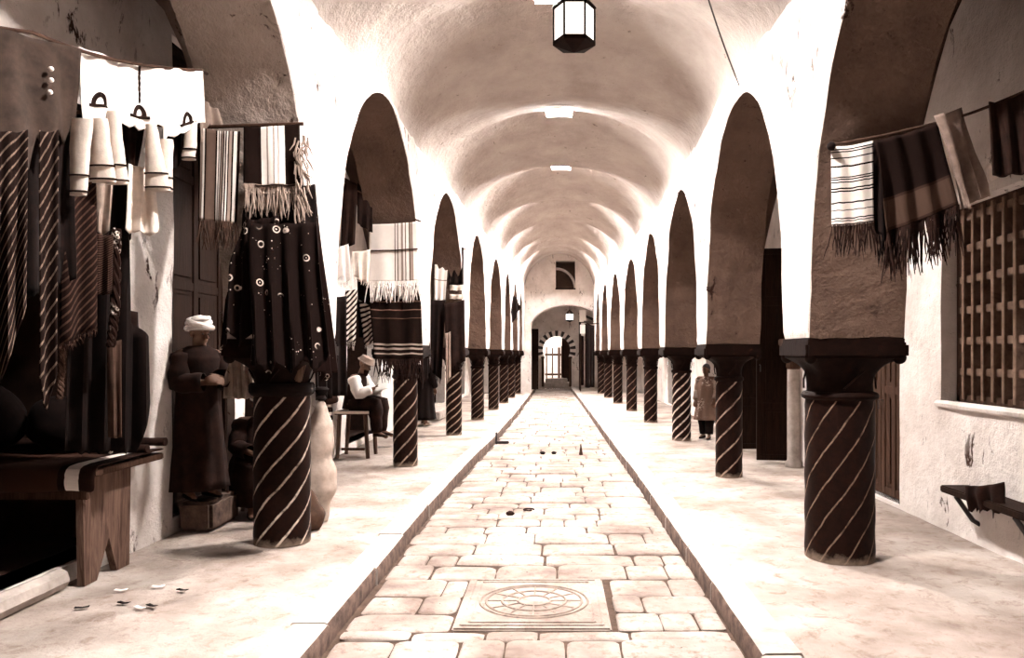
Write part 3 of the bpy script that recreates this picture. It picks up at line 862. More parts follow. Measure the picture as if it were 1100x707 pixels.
def wall_door(name, x, y0, y1, z0, z1, leaves, rows, sgn, mat, cols=1):
    t = thing(name, None, None, (x, (y0+y1)/2, z0)); T(t, kind='structure')
    f = MB(); X = x+sgn*.13
    f.bb(X-.05, X+.05, y0, y0+.07, z0, z1, bev=.008); f.bb(X-.05, X+.05, y1-.07, y1, z0, z1, bev=.008); f.bb(X-.05, X+.05, y0, y1, z1-.08, z1, bev=.008)
    f.build('door_frame', mat, t)
    w = (y1-y0-.16)/leaves
    for k in range(leaves):
        yy = y0+.08+w*k
        leaf(None, None, None, (X, yy+.004, z0+.01), w-.008, z1-z0-.1, PI/2, mat, rows, cols, parent=t, handle=(k == 0))
    return t
wall_door('door_1', XSR, 7.68, 9.05, .03, 2.45, 2, 2, 1, M['wood_mid'], 2)
wall_door('door_2', XSL, 6.64, 7.95, .12, 4.45, 1, 4, -1, M['wood_dark'], 2)
leaf('door_leaf', 'tall dark panelled door leaf standing open behind the second right column, nearer of the pair', 'door', (XSR-.03, 10.93, .03), .56, 3.12, PI-.12, M['wood_dark'], 4)
leaf('door_leaf', 'tall dark panelled door leaf standing open toward the far side, farther of the pair', 'door', (XSR-.03, 12.32, .03), .62, 3.12, PI+.1, M['wood_dark'], 4)
cz = thing('colonnette', 'pale slender half-column with dark wooden capital against the right wall', 'column', (3.37, 10.55, 0))
m_ = MB(); m_.lathe([(.12, 0), (.12, .06), (.09, .1), (.088, 1.38)], (3.37, 10.55, 0), 24); m_.build('shaft', M['stone'], cz)
m_ = MB(); m_.lathe([(.09, 1.38), (.11, 1.42), (.10, 1.5), (.15, 1.66), (.17, 1.70)], (3.37, 10.55, 0), 8); m_.box((3.36, 10.55, 1.76), (.33, .32, .10), bev=.015); m_.build('capital', M['wood_mid'], cz)
# masonry pier strip between door and next bay + low ledge with rag on near right
lg = thing('wall_ledge', 'dark wooden ledge jutting from the near right wall under the grilled window', 'ledge', (XSR, 6.0, .40))
m_ = MB(); m_.bb(XSR-.24, XSR+.05, 5.2, 6.42, .41, .47, bev=.01); m_.build('board', M['wood_dark'], lg)
for yy in (5.45, 6.25):
    m_ = MB(); m_.tube([(XSR+.02, yy, .16), (XSR-.05, yy, .2), (XSR-.19, yy, .40)], .02, 8); m_.build('bracket', M['iron'], lg)
# post beside third right column
m_ = MB(); m_.bb(3.36, 3.50, 13.1, 13.24, 0, 1.85, bev=.01); m_.bb(3.33, 3.53, 13.07, 13.27, 1.85, 1.93, bev=.01)
T(m_.build('wooden_post', M['wood_dark'], org=(3.43, 13.17, 0)), 'dark upright wooden post against the right wall behind the second right column', 'post')
# low platform along the left wall
m_ = MB(); m_.bb(XSL+.04, -2.78, 17.8, 21.2, .003, .2, bev=.02)
T(m_.build('stone_platform', M['stone'], org=(-3.1, 17, 0)), 'low pale stone platform along the left wall behind the third left column', 'platform')
m_ = MB()
m_.tube([(-3.37+.02*nz(y*3), y, .07) for y in lin(2.6, 5.05, 20)], [.075+.012*nz(y*5, 2) for y in lin(2.6, 5.05, 20)], 8)
T(m_.build('stone_threshold', M['stone'], org=(-3.31, 4.5, 0)), 'rounded stone threshold along the near left shop front, under the bench', 'threshold')
# doorstep in left doorway
m_ = MB(); m_.bb(XSL+.04, XSL+.34, 6.66, 7.25, .004, .27, bev=.03)
T(m_.build('door_step', M['kerb_shade'], org=(XSL, 7.1, 0)), 'worn dark stone doorstep of the dark left doorway', 'step')  # same dark stone colour as the kerb faces

# far right stall: sloping awning, notices, hanging cloths come with the cloths
aw = thing('awning', 'dark sloping board awning at the far right beside the end arch', 'awning', (1.3, 31.9, 2.9))
m_ = MB(); R_ = Matrix.Rotation(-.42, 3, 'Y').transposed()
for k in range(5): m_.box((1.68, 31.75+k*.26, 3.05), (1.5, .24, .03), M=R_, bev=.005)
m_.build('boards', M['wood_dark'], aw)
m_ = MB()
for yy in (31.65, 32.9): m_.bb(1.02, 1.08, yy, yy+.06, 0, 3.3); 
m_.build('post', M['wood_dark'], aw)
for zz, hh, ww, lb in ((3.2, .5, .28, 'larger pale notice sheet hanging beside the far lantern'), (2.64, .38, .22, 'smaller pale notice sheet below the larger one at the far arch')):
    m_ = MB(); m_.box((1.14, 31.6, zz), (ww, .012, hh), bev=.003)
    T(m_.build('notice_sheet', M['paper'], org=(1.14, 31.6, zz)), lb, 'notice')

# ------------------------------------------------------------------ small things on the ground
rnd = random.Random(3)
def pebble(name, x, y, z, r, mat, label, cat, group=None, flat=.6):
    m_ = MB(); m_.ell((x, y, z+r*flat*.7), (r, r*rnd.uniform(.7, 1), r*flat), nu=10, nv=7)
    m_.v = [v+Vector((.2*r*nz(v.x*60, v.y*60, v.z*60), .2*r*nz(v.y*60, v.z*50), .1*r*nz(v.x*50))) for v in m_.v]
    return T(m_.build(name, mat, org=(x, y, z)), label, cat, group)
zz = ZS+.004
pebble('horse_dung', *P(548, 554, 1372/174.)[:2], zz, .045, M['dark_cloth'], 'dark clump on the street paving left of the small ring', 'dung')
c = P(568, 549, 1372/169.); m_ = MB(); m_.tube([(c.x+.055*math.cos(a), c.y+.05*math.sin(a), zz+.012) for a in lin(0, 2*PI*.85, 18)], .009, 6)
T(m_.build('rope_ring', M['dark_cloth'], org=(c.x, c.y, zz)), 'small dark open ring lying on the street paving', 'ring')
for px, lb in ((583, 'left one of two small dark stones far along the street'), (595, 'right one of two small dark stones far along the street')):
    c = P(px, 488, 1372/108.); pebble('small_stone', c.x, c.y, zz, .045, M['black_cloth'], lb, 'stone', 'pair of dark stones on the street')
c = P(624, 489, 1372/109.); m_ = MB(); m_.lathe([(.035, 0), (.02, .09), (.003, .19)], (c.x, c.y, zz), 4); T(m_.build('paper_scrap', M['mid_cloth'], org=(c.x, c.y, zz)), 'small pointed brown scrap standing on the street', 'scrap')
c = P(529, 477, 1372/97.); c = Vector((kl(c.y)+.05, c.y, zz)); m_ = MB()
m_.box((c.x, c.y, zz+.10), (.03, .05, .24), bev=.006); m_.box((c.x+.12, c.y-.01, zz+.03), (.24, .07, .05), bev=.01)
T(m_.build('iron_boot_scraper', M['iron'], org=(c.x, c.y, zz)), 'small dark L-shaped iron piece at the foot of the left kerb', 'scraper')
scr = [(130, 636, 'white'), (170, 632, 'white'), (150, 655, 'white'), (163, 653, 'black_cloth'), (88, 655, 'black_cloth'), (133, 650, 'black_cloth'), (196, 636, 'black_cloth')]
for i, (px, py, mt) in enumerate(scr):
    c = P(px, py, 1280/(py-380.)); m_ = MB()
    a = rnd.uniform(-.5, .5); dx, dy = .04*math.cos(a), .04*math.sin(a)
    rows = [[Vector((c.x+dx*u-dy*.35*v, c.y+dy*u+dx*.35*v, .012+.006*nz(u*2+i, v*2)+.006*abs(u))) for u in lin(-1, 1, 4)] for v in lin(-1, 1, 3)]
    m_.grid(rows)
    lb = {0: 'left white paper scrap in front of the bench leg', 1: 'right white paper scrap on the left pavement', 2: 'white paper scrap nearest the viewer on the left pavement', 3: 'dark crumpled scrap touching the nearest white one', 4: 'dark scrap at the lower left corner of the pavement', 5: 'dark scrap between the bench leg and the nearest paper', 6: 'thin dark straw scrap right of the white papers'}[i]
    T(m_.build('paper_scrap' if mt == 'white' else 'dark_scrap', M[mt], org=(c.x, c.y, 0), solid=.003), lb, 'scrap', 'litter on the left pavement')

# ================================================================== TEXTILES
def shp(TL, TR, BL, BR, folds, amp, seed, sag, belly):
    TL, TR, BL, BR = map(Vector, (TL, TR, BL, BR))
    n = (TR-TL).cross(BL-TL); n.normalize()
    if n.y < 0: n = -n
    def f(u, v):
        a = TL.lerp(TR, u); b = BL.lerp(BR, u); p = a.lerp(b, v)
        k = .35+.65*min(1, max(0, v))
        d = amp*k*math.sin(2*PI*folds*u+seed*1.7+.9*nz(v*1.6, seed))
        d += amp*.7*nz(u*3.1+seed, v*1.5, seed)+belly*math.sin(PI*min(1, max(0, v)))
        p = p+n*d
        p.z -= sag*math.sin(PI*min(1, max(0, u)))*(1-.5*v)
        p.z += .008*nz(u*7+seed, v*2, 5)*v
        return p
    return f
def sheet(name, f, mat, outline=None, nu=24, nv=24, thick=.005, parent=None, org=None, ragged=0.0, seed=0):
    ol = outline or [(0, 0), (1, 0), (1, 1), (0, 1)]
    bm = bmesh.new(); pts = []
    for (a, b) in zip(ol, ol[1:]+ol[:1]):           # densify edge
        L = math.hypot((b[0]-a[0])*nu, (b[1]-a[1])*nv); k = max(1, int(L*.6))
        for i in range(k): pts.append((a[0]+(b[0]-a[0])*i/k, a[1]+(b[1]-a[1])*i/k))
    bm.faces.new([bm.verts.new((x, y, 0)) for x, y in pts])
    us = [p[0] for p in ol]; vs_ = [p[1] for p in ol]
    for i in range(1, nu):
        x = min(us)+(max(us)-min(us))*i/nu
        bmesh.ops.bisect_plane(bm, geom=bm.verts[:]+bm.edges[:]+bm.faces[:], plane_co=(x, 0, 0), plane_no=(1, 0, 0), dist=1e-5)
    for i in range(1, nv):
        y = min(vs_)+(max(vs_)-min(vs_))*i/nv
        bmesh.ops.bisect_plane(bm, geom=bm.verts[:]+bm.edges[:]+bm.faces[:], plane_co=(0, y, 0), plane_no=(0, 1, 0), dist=1e-5)
    bmesh.ops.remove_doubles(bm, verts=bm.verts[:], dist=1e-5)
    bm.verts.index_update()
    mb = MB(); uv = [(v.co.x, v.co.y) for v in bm.verts]
    mb.add([f(u, v)+Vector((0, 0, ragged*nz(u*22, v*22, seed)*(v > .9))) for u, v in uv], [tuple(v.index for v in fc.verts) for fc in bm.faces], uv)
    bm.free()
    return mb.build(name, mat, parent, org, solid=thick, angle=60)
def fringe(name, f, length, n, mat, parent, u0=0.0, u1=1.0, v=1.0, knots=True, seed=0, r=.004, side=False):
    rd = random.Random(seed+5); mb = MB()
    for i in range(n):
        t = (i+.5)/n
        u = u0+(u1-u0)*(t+rd.uniform(-.3, .3)/n)
        p = f(u, v) if not side else f(v, u)
        L = length*rd.uniform(.7, 1.1); q = p.copy(); pts = [p+Vector((0, 0, .012))]
        dx, dy = rd.uniform(-.25, .25), rd.uniform(-.15, .15)
        for k in range(1, 5):
            q = q+Vector((dx*L/4+rd.uniform(-.006, .006), dy*L/4+rd.uniform(-.006, .006), -L/4)); pts.append(q.copy())
        mb.tube(pts, [r, r*1.1, r*.9, r*.8, r*.4], 4)
        if knots and i % 3 == 0: mb.ell(pts[1], r*1.9, nu=6, nv=4)
    return mb.build(name, mat, parent)
def cloth(name, label, cat, c4, mat, folds=3, amp=.02, seed=0, sag=.01, belly=0.0, group=None, outline=None, fr=None, frm=None, frn=30, nu=24, nv=24, thick=.005, fr_r=.004, ragged=0.0):
    c4 = [Vector(c) if not isinstance(c, tuple) or len(c) != 3 else P(*c) for c in c4]
    f = shp(*c4, folds, amp, seed, sag, belly)
    o = sheet(name, f, mat, outline, nu, nv, thick, org=(c4[0]+c4[1])/2, ragged=ragged, seed=seed)
    T(o, label, cat, group)
    if fr: fringe('fringe', f, fr, frn, frm or mat, o, seed=seed, r=fr_r)
    return o, f
def rope(label, pts, r=.009, sag=.03, name='rope', mat=None, cat='rope'):
    out = []
    for a, b in zip(pts, pts[1:]):
        a, b = Vector(a), Vector(b)
        for k in range(12):
            t = k/12; out.append(a.lerp(b, t)-Vector((0, 0, sag*math.sin(PI*t))))
    out.append(Vector(pts[-1])); mb = MB(); mb.tube(out, r, 6)
    return T(mb.build(name, mat or M['mid_cloth'], org=pts[0]), label, cat)

BK = (.006, .0025, .0017); WH = (.80, .72, .66); GR = (.10, .065, .05); TN = (.28, .21, .175)
m_stripeL = stripes('striped_towel', [(0, BK), (.03, TN), (.10, WH), (.15, BK), (.19, GR), (.40, BK), (.44, WH), (.475, BK), (.50, WH), (.53, BK), (.55, TN), (.60, BK), (.63, WH), (.655, BK), (.69, WH), (.72, BK), (.75, TN), (.81, BK), (.85, WH), (.93, BK)], 'x')
m_stripeR = stripes('barred_towel', [(0, WH), (.03, BK), (.045, WH), (.06, BK), (.075, WH), (.14, BK), (.155, WH), (.24, BK), (.265, WH), (.38, BK), (.395, WH), (.41, BK), (.425, WH), (.445, BK), (.46, WH), (.52, BK), (.54, WH), (.555, BK), (.575, WH), (.70, BK), (.72, WH), (.80, BK), (.81, WH), (.90, BK), (.915, WH), (.93, BK), (.945, WH), (.975, BK), (.985, WH)], 'y', wear=.12)
m_blanket = stripes('banded_blanket', [(0, BK), (.30, WH), (.40, TN), (.43, WH), (.52, TN), (.545, WH), (.60, TN), (.62, WH), (.72, BK)], 'x', wear=.15)
m_diag = rep_stripes('diagonal_stripe', 17, .2, (.16, .11, .085), (.008, .0035, .0025), 'y', 2.2, .8)
m_diagw = rep_stripes('diagonal_stripe_white', 9, .5, (.7, .6, .53), (.010, .004, .003), 'y', 2.2, .2)
m_rows = rep_stripes('woven_rows', 26, .3, (.055, .03, .021), (.010, .004, .003), 'y', 3.5, .5)
m_kilim = stripes('dark_blanket_with_bands', [(0, BK), (.10, (.09, .05, .035)), (.115, BK), (.23, (.14, .08, .06)), (.245, BK), (.36, (.12, .07, .05)), (.37, BK), (.74, BK), (.755, TN), (.785, BK), (.82, TN), (.85, BK), (.90, TN), (.925, BK)], 'y', wear=.1)
m_white_lines = stripes('white_cloth_with_lines', [(0, WH), (.52, GR), (.54, WH), (.58, GR), (.60, WH), (.66, TN), (.70, WH), (.74, GR), (.76, WH), (.82, GR), (.84, TN), (.9, WH)], 'x', wear=.1)
m_whitetail = stripes('white_with_seam', [(0, WH), (.40, WH), (.41, (.2, .13, .1)), (.43, WH)], 'y', wear=.08)
m_emb = embroid('black_embroidered', (.005, .002, .0014), (.50, .40, .34), 10.5, (.20, .29))
m_emb2 = embroid('black_embroidered_fine', (.010, .004, .003), (.40, .31, .26), 12, (.2, .26))
m_velvet = plain('dark_velvet', (.012, .005, .0035), .9, .6, 7, .4)
m_gauze = plain('grey_gauze', (.19, .135, .11), .95, .45, 6, .5)
m_band = stripes('shawl_with_pale_border', [(0, (.009, .004, .003)), (.05, (.006, .0025, .0018)), (.62, (.028, .014, .010)), (.65, (.05, .029, .021)), (.94, (.028, .014, .010)), (.97, BK)], 'y', wear=.1)
m_rug = stripes('bench_rug', [(0, (.012, .005, .0035)), (.24, (.012, .005, .0035)), (.27, WH), (.31, (.035, .015, .01)), (.84, (.012, .005, .0035)), (.875, WH), (.93, (.012, .005, .0035))], 'x', wear=.3)

# ---- left front shop: garments on a rope
ra = Vector((-3.36, 3.6, 3.30)); rb = P(216, 76, 5.30)
rope('rope line carrying the white tunics across the near left shop front', [ra, P(35, 35, 4.15), P(122, 64, 4.75), rb, P(232, 80, 6.0)], .011, .012)
def on(px, py, d): return (px, py, d)
cloth('jacket', 'dull brown buttoned jacket hanging at the far left end of the rope', 'garment',
      [(-8, 28, 3.95), (88, 52, 4.45), (0, 200, 3.95), (80, 152, 4.45)], plain('jacket_cloth', (.034, .022, .017), .95, .4, 8, .4), 2.2, .03, 1,
      outline=[(0, 0), (1, 0), (1, .75), (.9, .98), (.72, .8), (.62, 1.0), (.5, .78), (.4, 1.0), (.1, .95), (0, .8)])
jb = MB()
for (px, py) in ((55, 74), (55, 86), (54, 99)): jb.ell(P(px, py, 4.21), .016, nu=8, nv=6)
o_ = bpy.data.objects['jacket']
for (px, py) in ((55, 74), (55, 86), (54, 99)):
    jb = MB(); jb.ell(P(px, py, 4.215), .014, nu=8, nv=6); T(jb.build('button', M['white'], o_), 'white button')
cloth('dark_garment', 'black cloth bundled below the brown jacket, far left', 'garment', [(-8, 118, 4.1), (82, 118, 4.5), (0, 330, 4.1), (78, 300, 4.5)], M['black_cloth'], 3, .04, 2, ragged=.05)
def tunic(label, c4, seed, nape, plk, cuffs):
    c4 = [P(*c) for c in c4]; f = shp(*c4, 1.6, .022, seed, .0, .0)
    t = thing('white_tunic', label, 'garment', (c4[0]+c4[1])/2, 'white tunics on the rope')
    ol = [(0, 0), (1, 0), (1.0, .5), (1.02, .94), (.86, .90), (.78, 1.02), (.66, .97), (.5, 1.0), (.36, .96), (.24, 1.0), (.12, .94), (0, 1.0), (-.02, .5)]
    sheet('body', f, M['white'], ol, 16, 18, .006, t)
    # collar opening: dark embroidered loop
    u, v = nape; mb = MB()
    for rr in (.0, .035):
        mb.tube([f(u+(.14-rr)*math.cos(a), v+(.16-rr)*math.sin(a))-Vector((0, .012, 0)) for a in lin(PI, 2*PI, 14)], .008, 6)
    mb.tube([f(u+q, v+.012)-Vector((0, .012, 0)) for q in lin(-.22, .22, 8)], .010, 6)
    mb.build('collar', M['dark_cloth'], t)
    if plk:
        b = MB()
        for k in range(7):
            b.ell(f(u+.005*math.sin(k*3), .04+.085*k)-Vector((0, .008, 0)), (.012, .008, .026), nu=8, nv=6)
        b.build('placket', M['dark_cloth'], t)
    for (top, bot, w0, w1) in cuffs:
        a = P(*top); b_ = P(*bot); rows = []; uvs = []
        for k in range(9):
            q = k/8; c = a.lerp(b_, q)+Vector((.01*nz(q*4, seed), 0, 0)); w = w0+(w1-w0)*q
            rows.append([c+Vector((w*math.cos(th_), .022*math.sin(th_), 0)) for th_ in lin(0, 2*PI*15/16, 15)]); uvs.append([(j/16, q) for j in range(16)])
        mb = MB(); mb.grid(rows, uvs, close=True); mb.add(rows[0], [tuple(range(16))]); sl = mb.build('sleeve', M['cream'], t)
        for qq in (.74, .95):
            c = a.lerp(b_, qq); w = (w0+(w1-w0)*qq)+.003
            cb = MB(); cb.tube([c+Vector((w*math.cos(th_), .026*math.sin(th_), 0)) for th_ in lin(0, 2*PI, 20)], .006, 5); cb.build('cuff_band', M['dark_cloth'], sl)
tunic('left white tunic on the rope, with two long cuffed sleeves', [(84, 50, 4.5), (127, 64, 4.8), (86, 134, 4.5), (124, 136, 4.8)], 3, (.55, .72), False,
      [((107, 128, 4.6), (110, 196, 4.6), .05, .085), ((88, 128, 4.45), (84, 210, 4.45), .07, .05), ((122, 120, 4.7), (126, 198, 4.7), .04, .07)])
tunic('middle white tunic on the rope, with dark embroidered placket', [(123, 65, 4.8), (176, 72, 5.05), (126, 136, 4.8), (174, 142, 5.05)], 5, (.52, .80), True,
      [((162, 134, 4.95), (170, 205, 4.95), .035, .085), ((178, 150, 5.0), (176, 206, 5.0), .05, .06)])
tunic('right white tunic on the rope, nearest the plaster pier', [(176, 72, 5.05), (217, 77, 5.3), (177, 152, 5.05), (218, 136, 5.3)], 8, (.62, .86), False,
      [((206, 128, 5.25), (203, 172, 5.25), .04, .05)])
cloth('headscarf', 'crumpled pale scarf tucked beside the right white tunic', 'scarf', [(213, 100, 5.6), (232, 112, 5.7), (214, 150, 5.6), (237, 138, 5.7)], M['grey_cloth'], 2, .03, 3, outline=[(0, 0), (1, .2), (1.1, .9), (.8, 1), (.5, .7), (0, 1.1)])
for i, (c4, m, lb) in enumerate([
    ([(94, 172, 4.75), (122, 178, 4.85), (92, 248, 4.75), (117, 251, 4.85)], M['grey_cloth'], 'short grey cloth hanging below the left white tunic'),
    ([(138, 176, 4.95), (166, 180, 5.05), (134, 248, 4.95), (172, 252, 5.05)], M['cream'], 'short pale cloth hanging below the middle white tunic'),
    ([(116, 150, 5.05), (146, 150, 5.1), (114, 262, 5.05), (140, 262, 5.1)], M['dark_cloth'], 'dark cloth hanging between the grey and the pale short cloths'),
    ([(176, 140, 5.35), (196, 140, 5.4), (176, 190, 5.35), (194, 176, 5.4)], M['black_cloth'], 'short black cloth hanging behind the right white tunic')]):
    cloth('hanging_cloth', lb, 'cloth', c4, m, 2.5, .022, 20+i, nu=14, nv=14, outline=[(0, 0), (1, 0), (1, .95), (.7, 1.03), (.4, .97), (.15, 1.03), (0, .98)])
# upper black garments behind the tunics
cloth('dark_garment', 'black kaftan behind the tunics with its hem at the bench', 'garment', [(82, 110, 4.85), (160, 118, 5.15), (70, 486, 4.85), (160, 484, 5.25)], M['black_cloth'], 4, .05, 4,
      outline=[(0, 0), (.95, .02), (.72, .34), (.78, .62), (1.0, .66), (1.02, .86), (.85, 1.0), (0, 1.0)], ragged=.03)
cloth('striped_scarf', 'long dark scarf with pale diagonal stripes ending in a point, far left', 'scarf', [(42, 140, 4.05), (62, 140, 4.12), (40, 425, 4.0), (60, 425, 4.1)], m_diag, 1.1, .03, 6,
      outline=[(0, 0), (1, 0), (.95, .92), (.6, 1.05), (.3, 1.03), (.05, .93)], nu=8, nv=30)
cloth('striped_scarf', 'second diagonal striped scarf at the very left edge', 'scarf', [(-6, 140, 3.95), (30, 140, 4.05), (-6, 430, 3.8), (28, 330, 3.95)], m_diag, 2, .03, 7, nu=10, nv=30)
cloth('woven_blanket', 'dark woven blanket with slanting lower hem left of the twisted cords', 'blanket', [(66, 125, 4.50), (102, 125, 4.66), (64, 372, 4.45), (104, 352, 4.6)], m_rows, 1.5, .03, 9, fr=.05, frn=26)
cloth('woven_blanket', 'dark woven panel hanging behind the twisted cord', 'blanket', [(104, 250, 4.75), (122, 252, 4.8), (104, 316, 4.75), (120, 316, 4.8)], m_rows, 1.5, .02, 10, nu=10, nv=12)
def cord(label, pts, r, mat, seed):
    pts = [P(*p) for p in pts]; out = []; rr = []
    for a, b in zip(pts, pts[1:]):
        for k in range(14): out.append(a.lerp(b, k/14))
    out.append(pts[-1])
    mb = MB()
    for ph in (0, 2.1, 4.2):
        mb.tube([p+Vector((r*.7*math.cos(i*.8+ph), r*.7*math.sin(i*.8+ph), 0)) for i, p in enumerate(out)], [r*(.75+.35*nz(i*.3, seed)) for i in range(len(out))], 6)
    return T(mb.build('twisted_cord', mat, org=out[0]), label, 'cord', 'twisted cords in the left shop')
cord('long twisted light-flecked cord hanging below the middle tunic', [(125, 246, 4.85), (124, 330, 4.85), (119, 372, 4.85)], .022, embroid('flecked', (.012, .005, .0035), (.55, .45, .39), 30, (.2, .45)), 1)
cord('short twisted cord hanging over the bench beside the woven blanket', [(67, 372, 4.6), (66, 400, 4.6), (64, 428, 4.6)], .016, M['mid_cloth'], 2)
cord('hooked pale cord curling at the edge of the white wall', [(152, 362, 5.6), (157, 400, 5.6), (151, 408, 5.6), (153, 425, 5.6), (149, 430, 5.6)], .012, M['cream'], 3)
cloth('striped_scarf', 'thin brown striped sash hanging below the long cord', 'scarf', [(115, 365, 4.9), (130, 365, 4.95), (117, 470, 4.9), (130, 470, 4.95)], M['mid_cloth'], 1.4, .03, 12, nu=8, nv=18)
cloth('robe', 'dark robe hanging by the white wall edge above the bench', 'garment', [(133, 330, 5.5), (153, 336, 5.65), (128, 472, 5.5), (158, 455, 5.65)], m_velvet, 2, .04, 13, nu=12, nv=18,
      outline=[(.1, 0), (.7, 0), (1.0, .25), (1.05, .8), (.8, 1), (.3, 1.03), (0, .9)])
hook = MB(); hook.tube([P(-8, 120, 4.15), P(80, 120, 4.6), P(150, 130, 5.2), P(190, 138, 5.5)], .014, 6)
T(hook.build('rail', M['wood_mid'], org=P(60, 120, 4.5)), 'wooden rail behind the tunics in the left shop front', 'rail')

# ---- bench with rug
bt = thing('bench', 'heavy wooden bench with notched end board at the near left', 'bench', (-3.6, 5.4, 0))
m_ = MB(); m_.bb(-4.9, -3.13, 5.06, 5.95, .76, .81, bev=.008); m_.build('seat', M['wood_mid'], bt)
m_ = MB()
prof = [(5.12, 0), (5.26, 0), (5.40, .27), (5.50, 0), (5.66, 0), (5.68, .76), (5.10, .76)]
for x in (-3.24,):
    vs = [Vector((x, y, z)) for y, z in prof]+[Vector((x-.05, y, z)) for y, z in prof]; n = len(prof)
    m_.add(vs, [tuple(range(n)), tuple(range(2*n-1, n-1, -1))]+[(i, i+n, (i+1) % n+n, (i+1) % n) for i in range(n)])
m_.build('leg', M['wood_pale'], bt, smooth=False)
m_ = MB(); m_.bb(-4.85, -4.8, 5.12, 5.68, 0.12, .76); m_.build('leg', M['wood_mid'], bt)
m_ = MB(); m_.bb(-4.85, -3.2, 5.09, 5.12, .60, .76, bev=.006); m_.build('apron', M['wood_mid'], bt)
m_ = MB(); rows = []; uvs = []
path = [(5.03, .66), (5.02, .74), (5.03, .82), (5.10, .835), (5.4, .835), (5.8, .84), (5.96, .84)]
for x, u in zip(lin(-4.7, -3.11, 30), lin(0, 1, 30)):
    rows.append([Vector((x, y+.008*nz(x*4, z*8), z+.012*nz(x*5, y*5)+.01*math.sin(x*9)*(k < 2))) for k, (y, z) in enumerate(path)]); uvs.append([(u, k/6) for k in range(7)])
m_.grid(rows, uvs); T(m_.build('rug', m_rug, org=(-3.8, 5.4, .83), solid=.018, sub=1), 'dark rug with thin white bands draped over the bench', 'rug')
for k, (y, z, r, lb) in enumerate([(5.92, .90, .038, 'rolled dark cloth sticking out from the bench end, upper of the two'), (5.66, .88, .034, 'rolled dark cloth on the bench end, lower and nearer')]):
    m_ = MB(); m_.tube([(-4.4+.09*i+.0, y+.01*nz(i*.6, k), z+.012*nz(i*.7, k)) for i in range(14)]+[(-3.10, y, z)], [r*(.85+.3*nz(i*.5, k)+.05*i/14) for i in range(15)], 12)
    T(m_.build('rolled_cloth', M['dark_cloth'], org=(-3.5, y, z)), lb, 'roll of cloth')
m_ = MB(); m_.box(P(121, 478, 5.4), (.03, .03, .13), M=Matrix.Rotation(.35, 3, 'Y'), bev=.008)
T(m_.build('wooden_peg', M['cream'], org=P(121, 469, 5.4)), 'short pale wooden stick leaning on the bench top', 'stick')
# dark bundles of cloth at the back of the bench
for k, (x, y, r, h) in enumerate([(-3.75, 5.65, .26, .42), (-4.3, 5.6, .3, .5)]):
    m_ = MB(); m_.ell((x, y, .86+h*.5), (r, r*.6, h*.5), nu=20, nv=14)
    m_.v = [v+Vector((.05*nz(v.x*6, v.y*6, v.z*6), .05*nz(v.y*6, v.z*6), .04*nz(v.x*7))) for v in m_.v]
    T(m_.build('cloth_bundle', M['black_cloth'], org=(x, y, .84)), ['dark bundle of cloth on the bench, nearer its notched end', 'dark bundle of cloth on the bench, toward the picture edge'][k], 'bundle')

# ---- first left pier: pole, striped towel, banded blanket, embroidered shawls
ry = 5.98
pole = MB(); pole.tube([P(204, 137, 5.66), P(326, 133, 5.66)], .014, 8)
T(pole.build('pole', M['wood_mid'], org=P(260, 136, 5.66)), 'thin wooden pole across the face of the first left pier', 'pole')
cloth('striped_towel', 'narrow-striped black and white towel with tangled fringe on the first left pier', 'towel', [(214, 137, 5.62), (258, 141, 5.62), (213, 237, 5.62), (254, 240, 5.62)], m_stripeL, 2, .012, 31, fr=.20, frn=44, frm=M['mid_cloth'], fr_r=.005)
o_, f_ = cloth('banded_blanket', 'dark blanket with broad white centre stripe and long fringe on the first left pier', 'blanket', [(262, 136, 5.62), (322, 133, 5.62), (262, 199, 5.58), (324, 199, 5.58)], m_blanket, 2, .014, 32, fr=.24, frn=70, frm=M['grey_cloth'], fr_r=.006)
m_ = MB(); m_.tube([f_(u, 1.0)-Vector((0, .012, 0)) for u in lin(.2, .9, 10)], .006, 5); m_.build('seam', M['dark_cloth'], o_)
rd = random.Random(8); m_ = MB()
for k in range(60):
    u = rd.uniform(0, 1); p = P(rd.uniform(316, 331), 140+85*u, 5.55); q = p+Vector((rd.uniform(-.05, .07), rd.uniform(-.03, .0), -rd.uniform(.06, .16)))
    m_.tube([p, p.lerp(q, .5)+Vector((rd.uniform(-.02, .02), 0, 0)), q], [.006, .007, .003], 4)
T(m_.build('tasselled_trim', M['grey_cloth'], org=P(324, 140, 5.7)), 'shaggy pale tasselled edging right of the banded blanket', 'tassel')
shawls = [
    ([(240, 238, 5.62), (300, 232, 5.56), (236, 375, 5.55), (292, 400, 5.45)], m_emb, 'black shawl with white embroidery and pointed hem, leftmost on the first left pier', 33,
     [(.35, 0), (1, 0), (1, .85), (.82, .82), (.72, 1.03), (.55, .8), (.40, .92), (.2, .84), (0, 1.02), (.05, .6)]),
    ([(266, 240, 5.50), (340, 238, 5.50), (272, 384, 5.40), (350, 380, 5.40)], m_emb, 'black shawl with white rosettes, middle of the three on the first left pier', 35,
     [(.0, 0), (1, 0), (1.04, 1.0), (.85, 1.12), (.7, 1.0), (.52, 1.14), (.35, 1.05), (.2, 1.12), (0, 1.0)]),
    ([(318, 198, 5.72), (338, 198, 5.90), (330, 400, 5.66), (362, 415, 5.84)], m_emb2, 'black shawl hanging down the right side of the first left pier', 37,
     [(0, 0), (1, 0), (1.05, .9), (.6, 1.0), (0, .92)])]
for c4, m, lb, sd, ol in shawls:
    cloth('embroidered_shawl', lb, 'shawl', c4, m, 4, .045, sd, outline=ol, ragged=.03, nu=26, nv=26)
